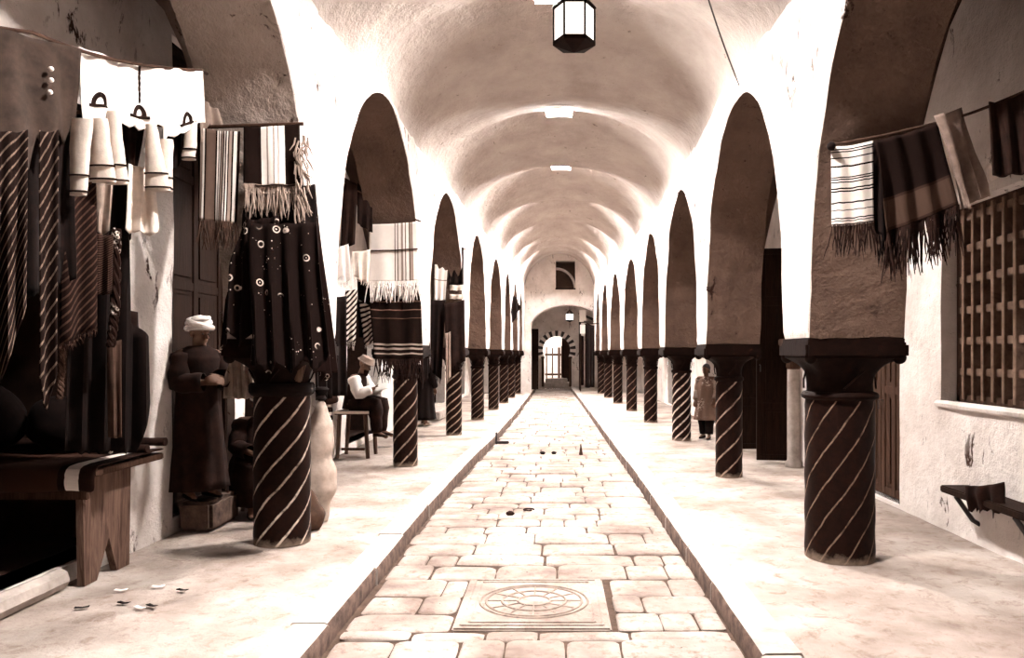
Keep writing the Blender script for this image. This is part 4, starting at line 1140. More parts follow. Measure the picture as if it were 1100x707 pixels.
cloth('shawl_wrap', 'black shawl bunched beneath the blanket fringe, top of the embroidered shawls', 'shawl', [(264, 198, 5.70), (338, 198, 5.70), (258, 276, 5.58), (343, 276, 5.58)], M['black_cloth'], 3, .03, 39, nu=18, nv=10)
m_ = MB(); m_.lathe([(.25, 1.26), (.262, 1.28), (.262, 1.33), (.25, 1.35)], (-2.335, 6.36, 0), 32, cap=False)
T(m_.build('strap', M['black_cloth'], org=(-2.3, 6.36, 1.3), solid=.012), 'dark strap tied round the neck of the first left column', 'strap')
m_ = MB(); m_.box(P(324, 394, 6.2), (.06, .03, .26), M=Matrix.Rotation(.25, 3, 'Y'), bev=.01)
T(m_.build('wooden_batten', M['wood_pale'], org=P(324, 394, 6.2)), 'short pale batten leaning against the neck of the first left column', 'stick')
# strings of cloth just right of first pier
for i, (c4, m, lb) in enumerate([
    ([(338, 300, 7.4), (352, 306, 7.5), (338, 430, 7.4), (356, 428, 7.5)], M['black_cloth'], 'narrow black cloth hanging right of the first left column'),
    ([(352, 318, 8.2), (372, 318, 8.3), (352, 425, 8.2), (372, 425, 8.3)], M['black_cloth'], 'black cloth hanging behind the narrow one in the first left arch'),
    ([(346, 360, 7.1), (351, 360, 7.1), (348, 408, 7.1), (352, 408, 7.1)], M['cream'], 'pale ribbon hanging right of the first left column')]):
    cloth('hanging_cloth', lb, 'cloth', c4, m, 2, .025, 50+i, nu=10, nv=16)

# ---- second left bay and pier
rope('rope across the aisle carrying the cloths of the second left bay', [P(360, 190, 9.6), P(405, 215, 10.1), P(452, 238, 10.06)], .010, .02)
for i, (c4, m, fr_, lb, ol) in enumerate([
    ([(370, 190, 9.7), (384, 198, 9.8), (366, 268, 9.7), (382, 262, 9.8)], M['dark_cloth'], 0, 'dark cloth hanging high at the left edge of the second left bay', None),
    ([(384, 196, 9.9), (400, 214, 10.0), (384, 240, 9.9), (400, 250, 10.0)], m_velvet, 0, 'dark cloth hanging high beside the white sheet', None),
    ([(361, 265, 9.5), (374, 262, 9.6), (358, 300, 9.5), (377, 308, 9.6)], M['white'], .06, 'small bright white cloth at the left edge of the second left bay', [(0, 0), (1, 0), (1, .8), (.7, 1), (.5, .75), (.2, 1.05), (0, .9)]),
    ([(378, 270, 9.9), (398, 268, 10.0), (380, 296, 9.9), (396, 304, 10.0)], M['cream'], .06, 'pale cloth beside the small white one in the second left bay', None),
    ([(371, 312, 9.9), (384, 310, 9.95), (368, 366, 9.9), (382, 368, 9.95)], m_diagw, .10, 'pale scarf with diagonal stripes hanging above the reading man', None),
    ([(386, 322, 10.3), (402, 330, 10.3), (392, 372, 10.3), (406, 366, 10.3)], m_diagw, .05, 'dark scarf with white diagonal stripes just above the reading man', None),
    ([(384, 300, 10.4), (400, 300, 10.4), (386, 362, 10.4), (398, 362, 10.4)], M['black_cloth'], 0, 'black cloth between the two striped scarves of the second left bay', None)]):
    cloth('hanging_cloth', lb, 'cloth', c4, m, 2, .03, 60+i, nu=12, nv=14, fr=fr_ or None, frn=16, outline=ol)
o1, f1 = cloth('fringed_sheet', 'large white cloth with fine lines and fringe on the second left pier', 'cloth', [(397, 241, 10.03), (448, 238, 10.03), (395, 303, 10.03), (450, 302, 10.03)], m_white_lines, 2, .014, 71, fr=.26, frn=70, frm=M['white'], fr_r=.008)
m_ = MB(); m_.tube([f1(u, .46)-Vector((0, .015, 0)) for u in lin(0, 1, 14)], .010, 5); m_.build('fold_line', M['mid_cloth'], o1)
cloth('banded_blanket', 'black blanket with pale bands near its hem covering the second left capital', 'blanket', [(396, 316, 10.08), (452, 316, 10.08), (403, 386, 10.02), (454, 386, 10.02)], m_kilim, 2.5, .03, 73, fr=.30, frn=60, frm=M['dark_cloth'], fr_r=.008)
rope('rope holding the cloths of the third left pier', [P(462, 262, 14.0), P(500, 268, 14.2)], .010, .02)
for i, (c4, m, fr_, lb) in enumerate([
    ([(467, 284, 14.1), (481, 285, 14.15), (466, 322, 14.1), (478, 324, 14.15)], m_whitetail, .05, 'small white cloth hanging on the third left pier'),
    ([(482, 262, 14.16), (498, 266, 14.16), (482, 306, 14.16), (498, 306, 14.16)], M['black_cloth'], 0, 'black cloth high on the third left pier'),
    ([(483, 306, 14.12), (498, 306, 14.12), (483, 312, 14.12), (498, 312, 14.12)], M['cream'], 0, 'upper thin white band across the third left pier'),
    ([(483, 316, 14.12), (498, 316, 14.12), (483, 321, 14.12), (498, 321, 14.12)], M['cream'], 0, 'lower thin white band across the third left pier'),
    ([(463, 322, 13.9), (479, 322, 13.95), (462, 398, 13.9), (474, 408, 13.95)], M['black_cloth'], .1, 'long black cloth at the left of the third left pier'),
    ([(477, 326, 13.88), (499, 322, 13.88), (480, 396, 13.84), (500, 388, 13.84)], m_velvet, .1, 'long dark cloth covering the capital of the third left column'),
    ([(478, 358, 13.8), (484, 356, 13.8), (479, 412, 13.8), (484, 405, 13.8)], M['grey_cloth'], 0, 'grey strip of cloth in front of the third left column'),
    ([(453, 270, 12.6), (462, 300, 12.8), (452, 420, 12.6), (462, 400, 12.8)], M['black_cloth'], 0, 'black cloth hanging in the third left arch beside the white pier edge')]):
    cloth('hanging_cloth', lb, 'cloth', c4, m, 2, .03, 80+i, nu=10, nv=14, fr=fr_ or None, frn=14)
cloth('hanging_cloth', 'dark pointed cloth hanging under the seventh left arch', 'cloth', [(549, 316, 22.0), (558, 318, 22.2), (548, 348, 22.0), (560, 334, 22.2)], M['black_cloth'], 2, .03, 95, nu=10, nv=10, outline=[(.3, 0), (.7, .1), (1, .8), (.2, 1.1), (0, .6)])

# ---- right side textiles
rope('rope strung across the first right pier and aisle carrying the shawls', [P(892, 156, 5.16), P(1006, 132, 5.15), P(1068, 112, 5.2), Vector((3.50, 4.6, 3.5))], .010, .01)
cloth('barred_towel', 'white towel with thin black bars and dark fringe on the first right pier', 'towel', [(893, 158, 5.15), (938, 151, 5.15), (894, 243, 5.17), (939, 239, 5.17)], m_stripeR, 2, .010, 101, fr=.22, frn=40, frm=M['dark_cloth'])
m_ = MB(); m_.ell(P(893, 157, 5.13), .03, nu=10, nv=8); T(m_.build('tassel_knot', M['black_cloth'], org=P(893, 157, 5.13)), 'small dark knot at the top left corner of the barred towel', 'knot')
cloth('bordered_shawl', 'large dark shawl with paler border band and long fringe on the right', 'shawl', [(940, 151, 5.10), (1006, 132, 5.10), (952, 252, 5.12), (1028, 222, 5.12)], m_band, 3, .035, 103, fr=.32, frn=80, frm=M['dark_cloth'], fr_r=.006)
cloth('hanging_cloth', 'black cloth hanging in shade left of the bordered shawl', 'cloth', [(938, 152, 5.19), (960, 148, 5.19), (940, 250, 5.19), (966, 262, 5.19)], M['black_cloth'], 2, .02, 104, fr=.2, frn=24)
cloth('grey_wrap', 'long twisted grey wrap hanging at the upper right beside the window', 'scarf', [(1004, 124, 5.06), (1040, 112, 5.2), (1030, 226, 5.06), (1056, 214, 5.2)], m_gauze, 2.2, .05, 105, nv=30, outline=[(0, 0), (.85, 0), (.95, .5), (1.1, 1.0), (.6, .96), (.1, 1.03), (.05, .5)])
cloth('grey_wrap', 'bunched grey cloth hanging at the upper right corner', 'scarf', [(1062, 110, 5.0), (1100, 100, 4.9), (1066, 190, 5.0), (1108, 185, 4.9)], M['dark_cloth'], 2.2, .05, 106)
rd = random.Random(2); cr_ = lg
cloth('rag', 'dark rag hanging over the wooden ledge at the right edge', 'rag', [(1038, 522, 5.9), (1078, 518, 5.6), (1042, 548, 5.9), (1078, 552, 5.6)], M['dark_cloth'], 2.5, .03, 110, ragged=.06, nu=14, nv=10)
# far right stall cloths
for i, (x, y, w, z1, z0, m, lb) in enumerate([
    (1.12, 31.9, .16, 2.4, .25, m_velvet, 'narrow dark cloth at the left of the far right stall'),
    (1.34, 32.0, .18, 2.9, .15, M['mid_cloth'], 'brown cloth hanging in the far right stall'),
    (1.50, 31.8, .16, 2.8, .3, M['black_cloth'], 'black cloth hanging in the far right stall'),
    (1.40, 29.0, .22, 2.75, .3, M['black_cloth'], 'long black cloth hanging from the farthest right arch'),
    (1.32, 30.6, .16, 2.9, .2, M['black_cloth'], 'black cloth hanging beside the end wall on the right')]):
    cloth('hanging_cloth', lb, 'cloth', [Vector((x-w/2, y, z1)), Vector((x+w/2, y, z1-.05)), Vector((x-w/2, y, z0)), Vector((x+w/2, y, z0))], m, 2, .03, 120+i, nu=8, nv=16)
m_ = MB(); m_.tube([(1.0, 31.9, 2.95), (1.7, 31.9, 2.92)], .02, 6); m_.build('rail', M['wood_dark'], aw)
m_ = MB(); m_.tube([(1.15, 30.6, 2.93), (1.66, 30.6, 2.93)], .02, 6); T(m_.build('rail', M['wood_dark'], org=(1.4, 30.6, 2.9)), 'short dark rail under the end arch at the right', 'rail')
m_ = MB(); m_.tube([(1.2, 29.0, 2.77), (1.75, 29.0, 2.77)], .02, 6); T(m_.build('rail', M['wood_dark'], org=(1.4, 29, 2.8)), 'short dark rail in the farthest right arch', 'rail')

# ================================================================== PEOPLE
def hand(mb, wr, dr, pn, L=.175, side=1, curl=.5):
    """palm and five separate fingers; dr = direction of fingers, pn = palm normal (curl direction)"""
    dr = Vector(dr).normalized(); pn = (Vector(pn)-dr*dr.dot(Vector(pn))).normalized(); sd = dr.cross(pn)*side
    wr = Vector(wr)
    pl = L*.52
    for k in range(4):
        a = wr+sd*(.012*(k-1.5)); b = wr+dr*pl+sd*(.021*(k-1.5)); mb.capsule(a, b, .014, .0125, 8)
    for k, fl in enumerate((.40, .46, .43, .33)):
        p = wr+dr*pl+sd*(.021*(k-1.5)); d = dr+sd*(.06*(k-1.5)); d.normalize(); seg = L*fl/2.6
        for j in range(3):
            d2 = (d*math.cos(curl*(j+.6))+pn*math.sin(curl*(j+.6))).normalized(); q = p+d2*seg
            mb.capsule(p, q, .0095-.0008*j, .0088-.001*j, 8); p = q
    p = wr+dr*pl*.25-sd*.028; d = (dr*.75-sd*.6+pn*.35).normalized()
    for j in range(2):
        q = p+d*L*.19; mb.capsule(p, q, .0115-.001*j, .010-.001*j, 8); p = q; d = (d+dr*.4+pn*.3).normalized()

class Fig:
    def __init__(s, label, loc, face, group=None):
        s.root = thing('person', label, 'person', loc, group); s.loc = Vector(loc)
        s.R = Matrix.Rotation(math.radians(face), 3, 'Z')       # 0 = facing away from the viewer (+y)
    def w(s, p): return s.loc+s.R@Vector(p)
    def d(s, p): return s.R@Vector(p)
    def body(s, J, skin, head_pitch=0.0, head_yaw=0.0, hands=True, scale=1.0, curl=.5, voxel=.009):
        mb = MB(); w = s.w; k = scale
        cap = lambda a, b, ra, rb: mb.capsule(w(J[a]), w(J[b]), ra*k, rb*k)
        cap('pelvis', 'waist', .125, .105); cap('waist', 'chest', .105, .115); 
        mb.capsule(w(J['shL']), w(J['shR']), .062*k, .062*k); cap('chest', 'neck', .095, .052); cap('neck', 'head', .052, .055)
        mb.capsule(w(J['hipL']), w(J['hipR']), .10*k, .10*k)
        for q in 'LR':
            cap('sh'+q, 'el'+q, .052, .040); cap('el'+q, 'wr'+q, .040, .027)
            cap('hip'+q, 'kn'+q, .085, .055); cap('kn'+q, 'an'+q, .055, .036)
            an = Vector(J['an'+q]); toe = Vector(J['toe'+q]); mb.capsule(w(an), w(toe), .036*k, .028*k); mb.capsule(w(an), w(an+(an-toe).normalized()*.04*k+Vector((0, 0, -.03*k))), .034*k, .030*k)
        H = Vector(J['head']); HR = Matrix.Rotation(math.radians(head_yaw), 3, 'Z')@Matrix.Rotation(math.radians(head_pitch), 3, 'X')
        s.HM = s.R@HR; hw = lambda p: w(H)+s.HM@(Vector(p)*k); s.hw = hw
        mb.ell(hw((0, -.005, .04)), (.076*k, .095*k, .098*k), s.HM)
        mb.ell(hw((0, .028, -.035)), (.056*k, .062*k, .072*k), s.HM)
        mb.capsule(hw((0, .088, .02)), hw((0, .112, -.018)), .009*k, .014*k, 8)
        mb.capsule(hw((-.032, .079, .03)), hw((.032, .079, .03)), .011*k, .011*k, 8)
        mb.capsule(hw((-.018, .088, -.05)), hw((.018, .088, -.05)), .007*k, .007*k, 8)
        mb.ell(hw((0, .078, -.088)), .019*k, nu=10, nv=8)
        for q in (-1, 1): mb.ell(hw((q*.079, -.005, .0)), (.011*k, .020*k, .031*k), s.HM, 10, 8)
        if hands:
            for q, sd in (('L', 1), ('R', -1)):
                a = w(J['wr'+q]); dr = (Vector(J['wr'+q])-Vector(J['el'+q])).normalized()
                hd = J.get('hd'+q, dr); pn = J.get('pn'+q, (0, 0, -1))
                hand(mb, a, s.d(hd), s.d(pn), .175*k, sd, curl)
        o = mb.build('body', skin, s.root)
        md = o.modifiers.new('skin', 'REMESH'); md.mode = 'VOXEL'; md.voxel_size = voxel*k; md.use_smooth_shade = True
        md = o.modifiers.new('soft', 'SMOOTH'); md.factor = .5; md.iterations = 2
        for q in (-1, 1):
            e = MB(); e.ell(hw((q*.030, .082, .012)), (.011*k, .008*k, .007*k), s.HM, 8, 6); e.build('eye', M['iron'], s.root)
        return o
    def loft(s, name, rings, mat, n=56, fold=.02, nf=9, seed=0, thick=.008, closetop=False):
        """rings: (x,y,z,rx,ry[,fold scale]) in figure space, bottom to top"""
        rows = []; uvs = []; m = MB(); R_ = []
        for (a, b) in zip(rings, rings[1:]):
            for k in range(5): R_.append([p+(q-p)*k/5 for p, q in zip(a, b)])
        R_.append(list(rings[-1]))
        for i, r in enumerate(R_):
            fs = r[5] if len(r) > 5 else 1
            row = []
            for j in range(n):
                a = 2*PI*j/n; rip = 1+fold*fs*math.sin(nf*a+seed+.8*nz(r[2]*2, seed))/.2*.5+.10*fs*nz(math.cos(a)*1.5+seed, math.sin(a)*1.5, r[2]*1.6)
                row.append(s.w((r[0]+r[3]*rip*math.cos(a), r[1]+r[4]*rip*math.sin(a), r[2])))
            rows.append(row); uvs.append([(j/n, r[2]) for j in range(n)])
        m.grid(rows, uvs, close=True)
        if closetop: m.add(rows[-1], [tuple(range(n))])
        return m.build(name, mat, s.root, solid=thick, angle=80)
    def sleeve(s, name, pts, rad, mat, seed=0, n=20):
        P_ = [Vector(p) for p in pts]; out = []; rr = []
        for i in range(len(P_)-1):
            for k in range(6):
                t = k/6; out.append(P_[i].lerp(P_[i+1], t)); rr.append(rad[i]+(rad[i+1]-rad[i])*t)
        out.append(P_[-1]); rr.append(rad[-1])
        m = MB(); m.tube([s.w(p) for p in out], [r*(1+.10*nz(i*.7, seed)+.05*math.sin(i*1.9)) for i, r in enumerate(rr)], n, cap=False)
        return m.build(name, mat, s.root, solid=.006, angle=80)

def turban(fg, mat, k=1.0, turns=5):
    m = MB()
    for i in range(turns):
        z = .055+.026*i*.8; r = .098-.006*i*i*.35; pts = []
        for a in lin(0, 2*PI, 30): pts.append(fg.hw(((r)*math.cos(a), (r+.014)*math.sin(a)-.005, z+.02*math.sin(a+i*1.3))))
        m.tube(pts, .026-.002*i, 8, cap=False)
    m.ell(fg.hw((0, -.005, .10)), (.088*k, .10*k, .075*k), fg.HM)
    return m.build('turban', mat, fg.root)
def capp(fg, mat, h=.09, r=.094, flare=1.0, z0=.055):
    m = MB(); rows = []
    for rr, z in ((r*.98, z0), (r*1.03*flare, z0+.01), (r*.97, z0+h*.6), (r*.90, z0+h*.92), (r*.5, z0+h*1.02), (.003, z0+h*1.03)):
        rows.append([fg.hw((rr*math.cos(a), rr*1.14*math.sin(a)-.005, z)) for a in [2*PI*j/28 for j in range(28)]])
    m.grid(rows, close=True); m.tube([fg.hw((r*1.02*flare*math.cos(a), r*1.16*flare*math.sin(a)-.005, z0+.008)) for a in lin(0, 2*PI, 28)], .010, 6)
    return m.build('cap', mat, fg.root)
def shoes(fg, J, mat, k=1.0):
    for q in 'LR':
        an = Vector(J['an'+q]); toe = Vector(J['toe'+q]); m = MB()
        d_ = (toe-an); d_.z = 0; d_.normalize()
        rows = []
        for t, rx, h in ((-.06, .020, .03), (-.05, .034, .06), (0, .040, .075), (.06, .042, .055), (.13, .044, .042), (.17, .03, .03), (.185, .01, .02)):
            c = an+d_*t*k; sx = Vector((-d_.y, d_.x, 0))
            zb = an.z-.072*k
            rows.append([fg.w(c*1.0+sx*rx*k*math.cos(a)+Vector((0, 0, zb-an.z+h*k*.5+h*k*.5*math.sin(a)))) for a in [2*PI*j/14 for j in range(14)]])
        m.grid(rows, close=True); m.add(rows[0], [tuple(range(14))]); m.add(rows[-1], [tuple(range(14))[::-1]])
        m.build('shoe', mat, fg.root)
def stand_pose(h=1.72, stride=0.0, arms=None):
    k = h/1.72
    J = dict(pelvis=(0, 0, .93), waist=(0, .0, 1.08), chest=(0, .0, 1.28), neck=(0, .005, 1.45), head=(0, .02, 1.585),
             shL=(-.17, 0, 1.38), shR=(.17, 0, 1.38), hipL=(-.09, 0, .90), hipR=(.09, 0, .90),
             knL=(-.10, .02+stride*.5, .50), knR=(.10, .02-stride*.3, .50), anL=(-.10, stride, .085), anR=(.10, -stride, .085),
             toeL=(-.12, .15+stride, .035), toeR=(.12, .15-stride, .035),
             elL=(-.23, -.03, 1.11), elR=(.23, -.03, 1.11), wrL=(-.22, .09, .89), wrR=(.22, .09, .89))
    if arms: J.update(arms)
    return {a: (tuple(x*k for x in b) if not a.startswith(('hd', 'pn')) else b) for a, b in J.items()}

# A. man with white turban standing in the left doorway
fa = Fig('man in white turban and dark robe standing in the left doorway, hands at chest', (-3.265, 6.80, .275), -125)
JA = stand_pose(1.63, 0, dict(elL=(-.24, .08, 1.12), wrL=(-.07, .26, 1.17), elR=(.24, .08, 1.12), wrR=(.07, .27, 1.13), hdL=(.8, .5, 0), hdR=(-.8, .5, .1), pnL=(0, -.8, -.5), pnR=(0, -.8, -.5)))
fa.body(JA, M['skin'], -8, 10)
turban(fa, M['white'])
fa.loft('robe', [(0, .01, .10, .25, .23), (0, .01, .5, .22, .19), (0, 0, .9, .19, .15, .7), (0, 0, 1.15, .19, .15, .3), (0, 0, 1.28, .21, .145, .15), (0, .0, 1.35, .175, .115, .1), (0, .01, 1.395, .085, .08, 0)], M['dark_cloth'], seed=2)
for q, s_ in (('L', -1), ('R', 1)): fa.sleeve('sleeve', [JA['sh'+q], JA['el'+q], Vector(JA['el'+q]).lerp(Vector(JA['wr'+q]), .9)], [.085, .085, .085], M['dark_cloth'], s_)
shoes(fa, JA, M['black_cloth'], .96)

# B. seated figure with white cap behind the first left column
stl = thing('stool', 'low dark wooden stool under the seated person behind the first left column', 'stool', (-3.06, 7.68, 0))
m_ = MB(); m_.lathe([(.17, .36), (.185, .37), (.185, .395), (.17, .405)], (-3.06, 7.68, 0), 28); m_.build('seat', M['wood_mid'], stl)
for a in (PI/4, 3*PI/4, 5*PI/4, 7*PI/4):
    m_ = MB(); m_.tube([(-3.06+.17*math.cos(a), 7.68+.17*math.sin(a), 0), (-3.06+.12*math.cos(a), 7.68+.12*math.sin(a), .365)], .018, 8); m_.build('leg', M['wood_pale'], stl)
fb = Fig('person in a white skullcap sitting on the low stool behind the first left column', (-3.06, 7.68, 0), -150)
k_ = .40
JB = dict(pelvis=(0, 0, k_+.10), waist=(0, .02, k_+.24), chest=(0, .05, k_+.42), neck=(0, .08, k_+.57), head=(0, .12, k_+.68), shL=(-.17, .05, k_+.50), shR=(.17, .05, k_+.50),
          hipL=(-.09, .02, k_+.09), hipR=(.09, .02, k_+.09), knL=(-.15, .40, k_+.10), knR=(.15, .40, k_+.10), anL=(-.13, .42, .085), anR=(.13, .42, .085), toeL=(-.15, .57, .035), toeR=(.15, .57, .035),
          elL=(-.24, .18, k_+.27), elR=(.24, .18, k_+.27), wrL=(-.12, .38, k_+.22), wrR=(.12, .38, k_+.22), pnL=(0, 0, -1), pnR=(0, 0, -1))
fb.body(JB, M['skin'], -14, 0); capp(fb, M['white'], .075)
fb.loft('robe', [(0, .22, .12, .31, .36), (0, .21, .35, .31, .37), (0, .18, .52, .29, .36, .6), (0, .07, .66, .21, .20, .4), (0, .05, .78, .20, .165, .3), (0, .06, .88, .19, .11, .2), (0, .08, .96, .075, .07, 0)], M['dark_cloth'], seed=5)
for q, s_ in (('L', -1), ('R', 1)): fb.sleeve('sleeve', [JB['sh'+q], JB['el'+q], Vector(JB['el'+q]).lerp(Vector(JB['wr'+q]), .85)], [.085, .08, .075], M['dark_cloth'], s_)
shoes(fb, JB, M['black_cloth'])

# C. man sitting on a bench in the second bay, reading a sheet
bn = thing('bench', 'dark bench with pale front edge under the reading man in the first left arch', 'bench', (-3.02, 11.55, 0))
m_ = MB(); m_.bb(-3.37, -2.84, 11.32, 11.95, .67, .72, bev=.008); m_.build('seat', M['wood_mid'], bn)
m_ = MB(); m_.bb(-3.37, -2.84, 11.30, 11.322, .685, .725, bev=.003); T(m_.build('edge_strip', M['cream'], bn), 'pale worn front edge strip')
for x, y, dx in ((-3.30, 11.38, -.02), (-2.91, 11.38, .02), (-3.30, 11.88, -.02), (-2.91, 11.88, .02)):
    m_ = MB(); m_.tube([(x+dx*2, y, 0), (x, y, .675)], [.03, .034], 8); m_.build('leg', M['wood_pale'], bn)
m_ = MB(); m_.bb(-3.28, -2.92, 11.37, 11.41, .12, .16, bev=.005); m_.build('stretcher', M['wood_mid'], bn)
fc = Fig('bearded man in cap and white sleeves, seated in the left arch, reading a white sheet', (-3.16, 11.62, 0), -100)
k_ = .725
JC = dict(pelvis=(0, 0, k_+.10), waist=(0, .03, k_+.24), chest=(0, .08, k_+.42), neck=(0, .14, k_+.57), head=(0, .19, k_+.69), shL=(-.17, .09, k_+.50), shR=(.17, .09, k_+.50),
          hipL=(-.09, .02, k_+.09), hipR=(.09, .02, k_+.09), knL=(-.13, .42, k_+.10), knR=(.13, .42, k_+.10), anL=(-.12, .42, k_-.33), anR=(.12, .44, k_-.33), toeL=(-.13, .58, k_-.40), toeR=(.13, .60, k_-.40),
          elL=(-.24, .20, k_+.26), elR=(.24, .20, k_+.26), wrL=(-.13, .40, k_+.34), wrR=(.13, .40, k_+.34), hdL=(.3, 1, .1), hdR=(-.3, 1, .1), pnL=(.5, 0, .6), pnR=(-.5, 0, .6))
fc.body(JC, M['skin'], -28, 0); capp(fc, M['grey_cloth'], .095, .098, 1.16)
m_ = MB()
for i in range(26):
    a = lin(-1.35, 1.35, 25)[i]; m_.capsule(fc.hw((.052*math.sin(a), .05+.045*math.cos(a), -.055)), fc.hw((.040*math.sin(a), .06+.045*math.cos(a), -.125)), .013, .007, 6)
m_.build('beard', M['dark_cloth'], fc.root)
fc.loft('waistcoat', [(0, .02, k_+.02, .19, .17, .6), (0, .03, k_+.24, .17, .145, .4), (0, .07, k_+.42, .185, .13, .3), (0, .09, k_+.50, .17, .10, .2), (0, .12, k_+.565, .075, .07, 0)], M['dark_cloth'], seed=6)
for q, s_ in (('L', -1), ('R', 1)):
    fc.sleeve('sleeve', [JC['sh'+q], JC['el'+q], Vector(JC['el'+q]).lerp(Vector(JC['wr'+q]), .85)], [.092, .088, .062], M['white'], s_)
    fc.sleeve('trouser_leg', [JC['hip'+q], JC['kn'+q], JC['an'+q]], [.12, .115, .075], M['dark_cloth'], s_+3)
shoes(fc, JC, M['wood_dark'])
pc_ = fc.w((0, .50, k_+.40)); m_ = MB()
pc_ = pc_+Vector((.02, -.10, .02)); A_ = Vector((0, -.74, -.67)); B_ = Vector((.965, -.1, .24)).normalized(); Nn = A_.cross(B_)
rows = [[pc_+A_*(.17*u)+B_*(.11*v)+Nn*(.012*abs(u)+.004*math.sin(v*4)) for u in lin(-1, 1, 8)] for v in lin(-1, 1, 6)]
m_.grid(rows); T(m_.build('paper_sheet', M['paper'], org=pc_, solid=.003), 'white sheet of paper held by the man reading on the bench', 'paper')

# D. dark-robed walker far along the left aisle
fd = Fig('figure in a long black robe walking away behind the second left column', (-2.93, 16.6, 0), -15)
JD = stand_pose(1.62, .14); fd.body(JD, M['skin'], 0, 0); capp(fd, M['black_cloth'], .08)
fd.loft('robe', [(0, .0, .14, .25, .28), (0, 0, .5, .21, .22), (0, 0, .9, .19, .16, .7), (0, 0, 1.15, .19, .14, .4), (0, 0, 1.29, .205, .12, .2), (0, .0, 1.355, .08, .07, 0)], M['black_cloth'], seed=9)
for q, s_ in (('L', -1), ('R', 1)): fd.sleeve('sleeve', [JD['sh'+q], JD['el'+q], Vector(JD['el'+q]).lerp(Vector(JD['wr'+q]), .9)], [.085, .08, .08], M['black_cloth'], s_)
shoes(fd, JD, M['cream'], .94)

# E. child in a mottled coat in the right aisle
fe = Fig('child in a mottled knee-length coat walking beside the second right column', (2.83, 14.0, 0), 150)
JE = stand_pose(1.40, .10); fe.body(JE, M['skin'], -5, -10, scale=.86)
h_ = MB(); h_.ell(fe.hw((0, -.018, .062)), (.083*.86, .10*.86, .085*.86), fe.HM, 18, 12)
for k in range(18):
    a = PI+PI*k/17; h_.capsule(fe.hw((.07*math.cos(a), .075*math.sin(a)-.01, .06)), fe.hw((.072*math.cos(a), .07*math.sin(a)-.01, -.06)), .020, .010, 6)
h_.build('hair', M['iron'], fe.root)
fe.loft('coat', [(0, 0, .36, .225, .20), (0, 0, .6, .19, .165), (0, 0, .85, .165, .13, .6), (0, 0, 1.05, .165, .11, .3), (0, 0, 1.12, .14, .085, .1), (0, .0, 1.165, .06, .055, 0)], embroid('mottled_coat', (.16, .10, .075), (.50, .40, .34), 22, (.2, .42)), seed=4)
for q, s_ in (('L', -1), ('R', 1)): fe.sleeve('sleeve', [JE['sh'+q], JE['el'+q], Vector(JE['el'+q]).lerp(Vector(JE['wr'+q]), .9)], [.065, .06, .058], M['grey_cloth'], s_); fe.sleeve('trouser_leg', [JE['hip'+q], JE['kn'+q], Vector(JE['an'+q])+Vector((0, 0, .03))], [.08, .085, .07], M['black_cloth'], s_)
shoes(fe, JE, M['black_cloth'], .86)

# F. dark figure against the right wall further on
ff = Fig('figure in dark clothes standing against the right wall behind the second right column', (3.12, 12.75, 0), 120)
JF = stand_pose(1.66, .03); ff.body(JF, M['skin'], 0, 0); capp(ff, M['mid_cloth'], .09)
ff.loft('robe', [(0, 0, .12, .22, .2), (0, 0, .5, .2, .18), (0, 0, .9, .18, .15, .7), (0, 0, 1.15, .185, .135, .4), (0, 0, 1.31, .2, .12, .2), (0, .0, 1.385, .08, .07, 0)], M['dark_cloth'], seed=12)
for q, s_ in (('L', -1), ('R', 1)): ff.sleeve('sleeve', [JF['sh'+q], JF['el'+q], Vector(JF['el'+q]).lerp(Vector(JF['wr'+q]), .9)], [.082, .078, .07], M['dark_cloth'], s_)
shoes(ff, JF, M['black_cloth'], .96)

# ------------------------------------------------------------------ sacks and stands by the first left column
def sack(label, x, y, r, h, mat, seed, lean=0.0, neck=None):
    t = thing('sack', label, 'sack', (x, y, 0), None); m = MB(); rows = []
    for i in range(25):
        s_ = i/24; z = h*s_; rr = r*(math.sin(PI*min(1, s_*.93+.09))**.42)*(1-.22*s_)*(1+.11*math.sin(z*13+seed)+.06*math.sin(z*29+seed*2))
        rows.append([Vector((x+lean*s_*s_+rr*math.cos(a)*(1+.16*nz(math.cos(a)*1.3+seed, math.sin(a)*1.3, z*4)), y+rr*.85*math.sin(a)*(1+.16*nz(math.cos(a)+seed, math.sin(a)*2, z*4)), max(.004, z+.02*nz(a, z*5, seed)*s_))) for a in [2*PI*j/28 for j in range(28)]])
    m.grid(rows, close=True); m.add(rows[0], [tuple(range(28))[::-1]]); m.add(rows[-1], [tuple(range(28))]); m.build('body', mat, t, angle=80)
    if neck:
        n_ = MB(); n_.lathe([(.03, 0), (.05, .02), (.035, .05), (.07, .11), (.05, .13)], (x+lean, y, h-.03), 14); n_.build('tied_neck', neck, t)
    return t
sack('tall lumpy whitish sack standing behind the first left column', -2.27, 7.12, .165, 1.18, M['sack'], 3, .03, M['black_cloth'])
sack('squat brown sack slumped against the back of the first left column', -2.36, 6.84-.14+.05, .24, .40, M['sack_brown'], 8, .02) if False else sack('squat brown sack slumped against the back of the first left column', -2.28, 6.80, .19, .40, M['sack_brown'], 8, -.05)
ts = thing('turned_stand', 'thin turned wooden stand with dark and white bands, topped by dark cloth', 'stand', (-3.08, 10.1, 0))
m_ = MB(); m_.lathe([(.05, .0), (.035, .04), (.03, .36)], (-3.08, 10.1, 0), 14); m_.build('foot', M['cream'], ts)
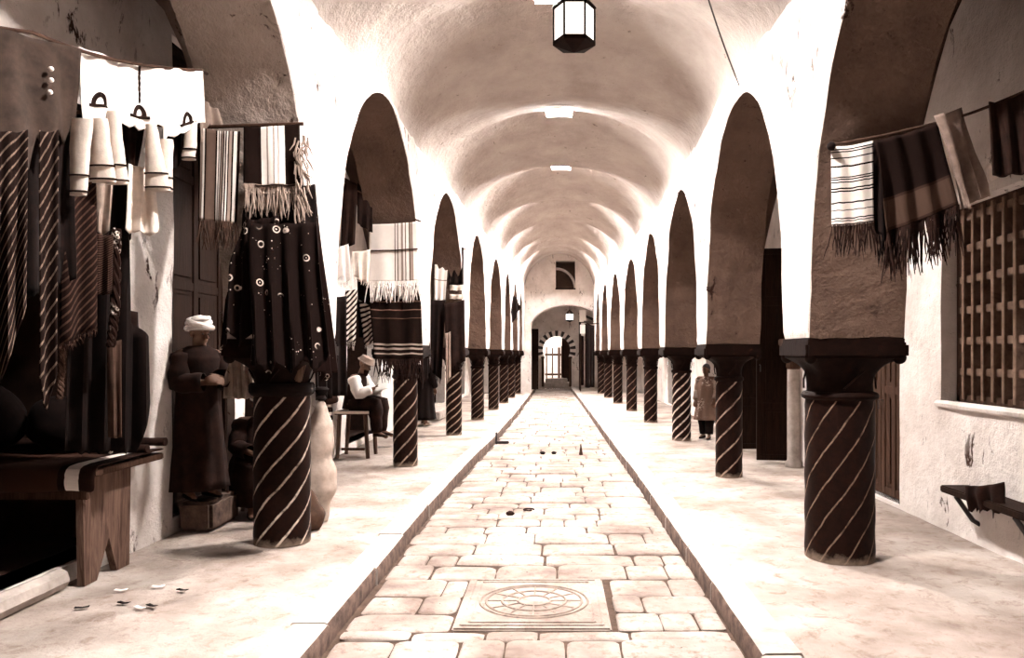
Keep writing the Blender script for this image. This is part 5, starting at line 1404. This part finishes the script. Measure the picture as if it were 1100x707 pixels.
m2 = stripes('turned_bands', [(0, BK), (.5, TN), (.62, BK)], 'y') if False else rep_stripes('turned_bands', 9, .38, (.6, .5, .43), BK, 'y', 0, .1)
m_ = MB(); m_.lathe([(.03, .36)]+[(.04+.018*abs(math.sin(i*PI/3)), .36+.035*i) for i in range(1, 16)]+[(.03, .93)], (-3.08, 10.1, 0), 16); m_.build('spindle', m2, ts)
m_ = MB(); m_.ell((-3.08, 10.1, .99), (.13, .11, .08), nu=20, nv=12); m_.v = [v+Vector((.02*nz(v.x*14, v.y*14, v.z*14), 0, .02*nz(v.x*12, v.z*12))) for v in m_.v]
T(m_.build('cloth_bundle', M['dark_cloth'], org=(-3.08, 10.1, .93)), 'small dark bundle on top of the thin turned stand', 'bundle')
cloth('pale_cloth', 'pale grey pleated cloth hanging behind the pointed hems of the left shawl', 'cloth', [(246, 366, 6.75), (264, 362, 6.8), (240, 428, 6.75), (275, 428, 6.8)], M['grey_cloth'], 4, .03, 140, nu=16, nv=16,
      outline=[(.3, 0), (.7, 0), (1.0, .6), (1.05, 1), (0, 1), (-.02, .6)])

# ------------------------------------------------------------------ camera, sky, exposure
cam = bpy.data.cameras.new('camera'); co = bpy.data.objects.new('camera', cam); COL.objects.link(co)
co.location = (0, 0, EYE); co.rotation_euler = (PI/2, 0, 0)
cam.sensor_width = 36; cam.lens = F/1100*36
cam.shift_x = -(VX-550)/1100; cam.shift_y = (VY-353.5)/1100
cam.clip_start = .05; cam.clip_end = 200
S.camera = co
w = bpy.data.worlds.new('sky'); S.world = w; w.use_nodes = True
w.node_tree.nodes['Background'].inputs[0].default_value = (1, .93, .87, 1)
w.node_tree.nodes['Background'].inputs[1].default_value = 7.0
S.view_settings.view_transform = 'Standard'; S.view_settings.look = 'None'
S.view_settings.exposure = 0.35; S.view_settings.gamma = 1.0; S.view_settings.use_curve_mapping = False
S.cycles.max_bounces = 12; S.cycles.diffuse_bounces = 8; S.cycles.glossy_bounces = 2
S.cycles.transmission_bounces = 2
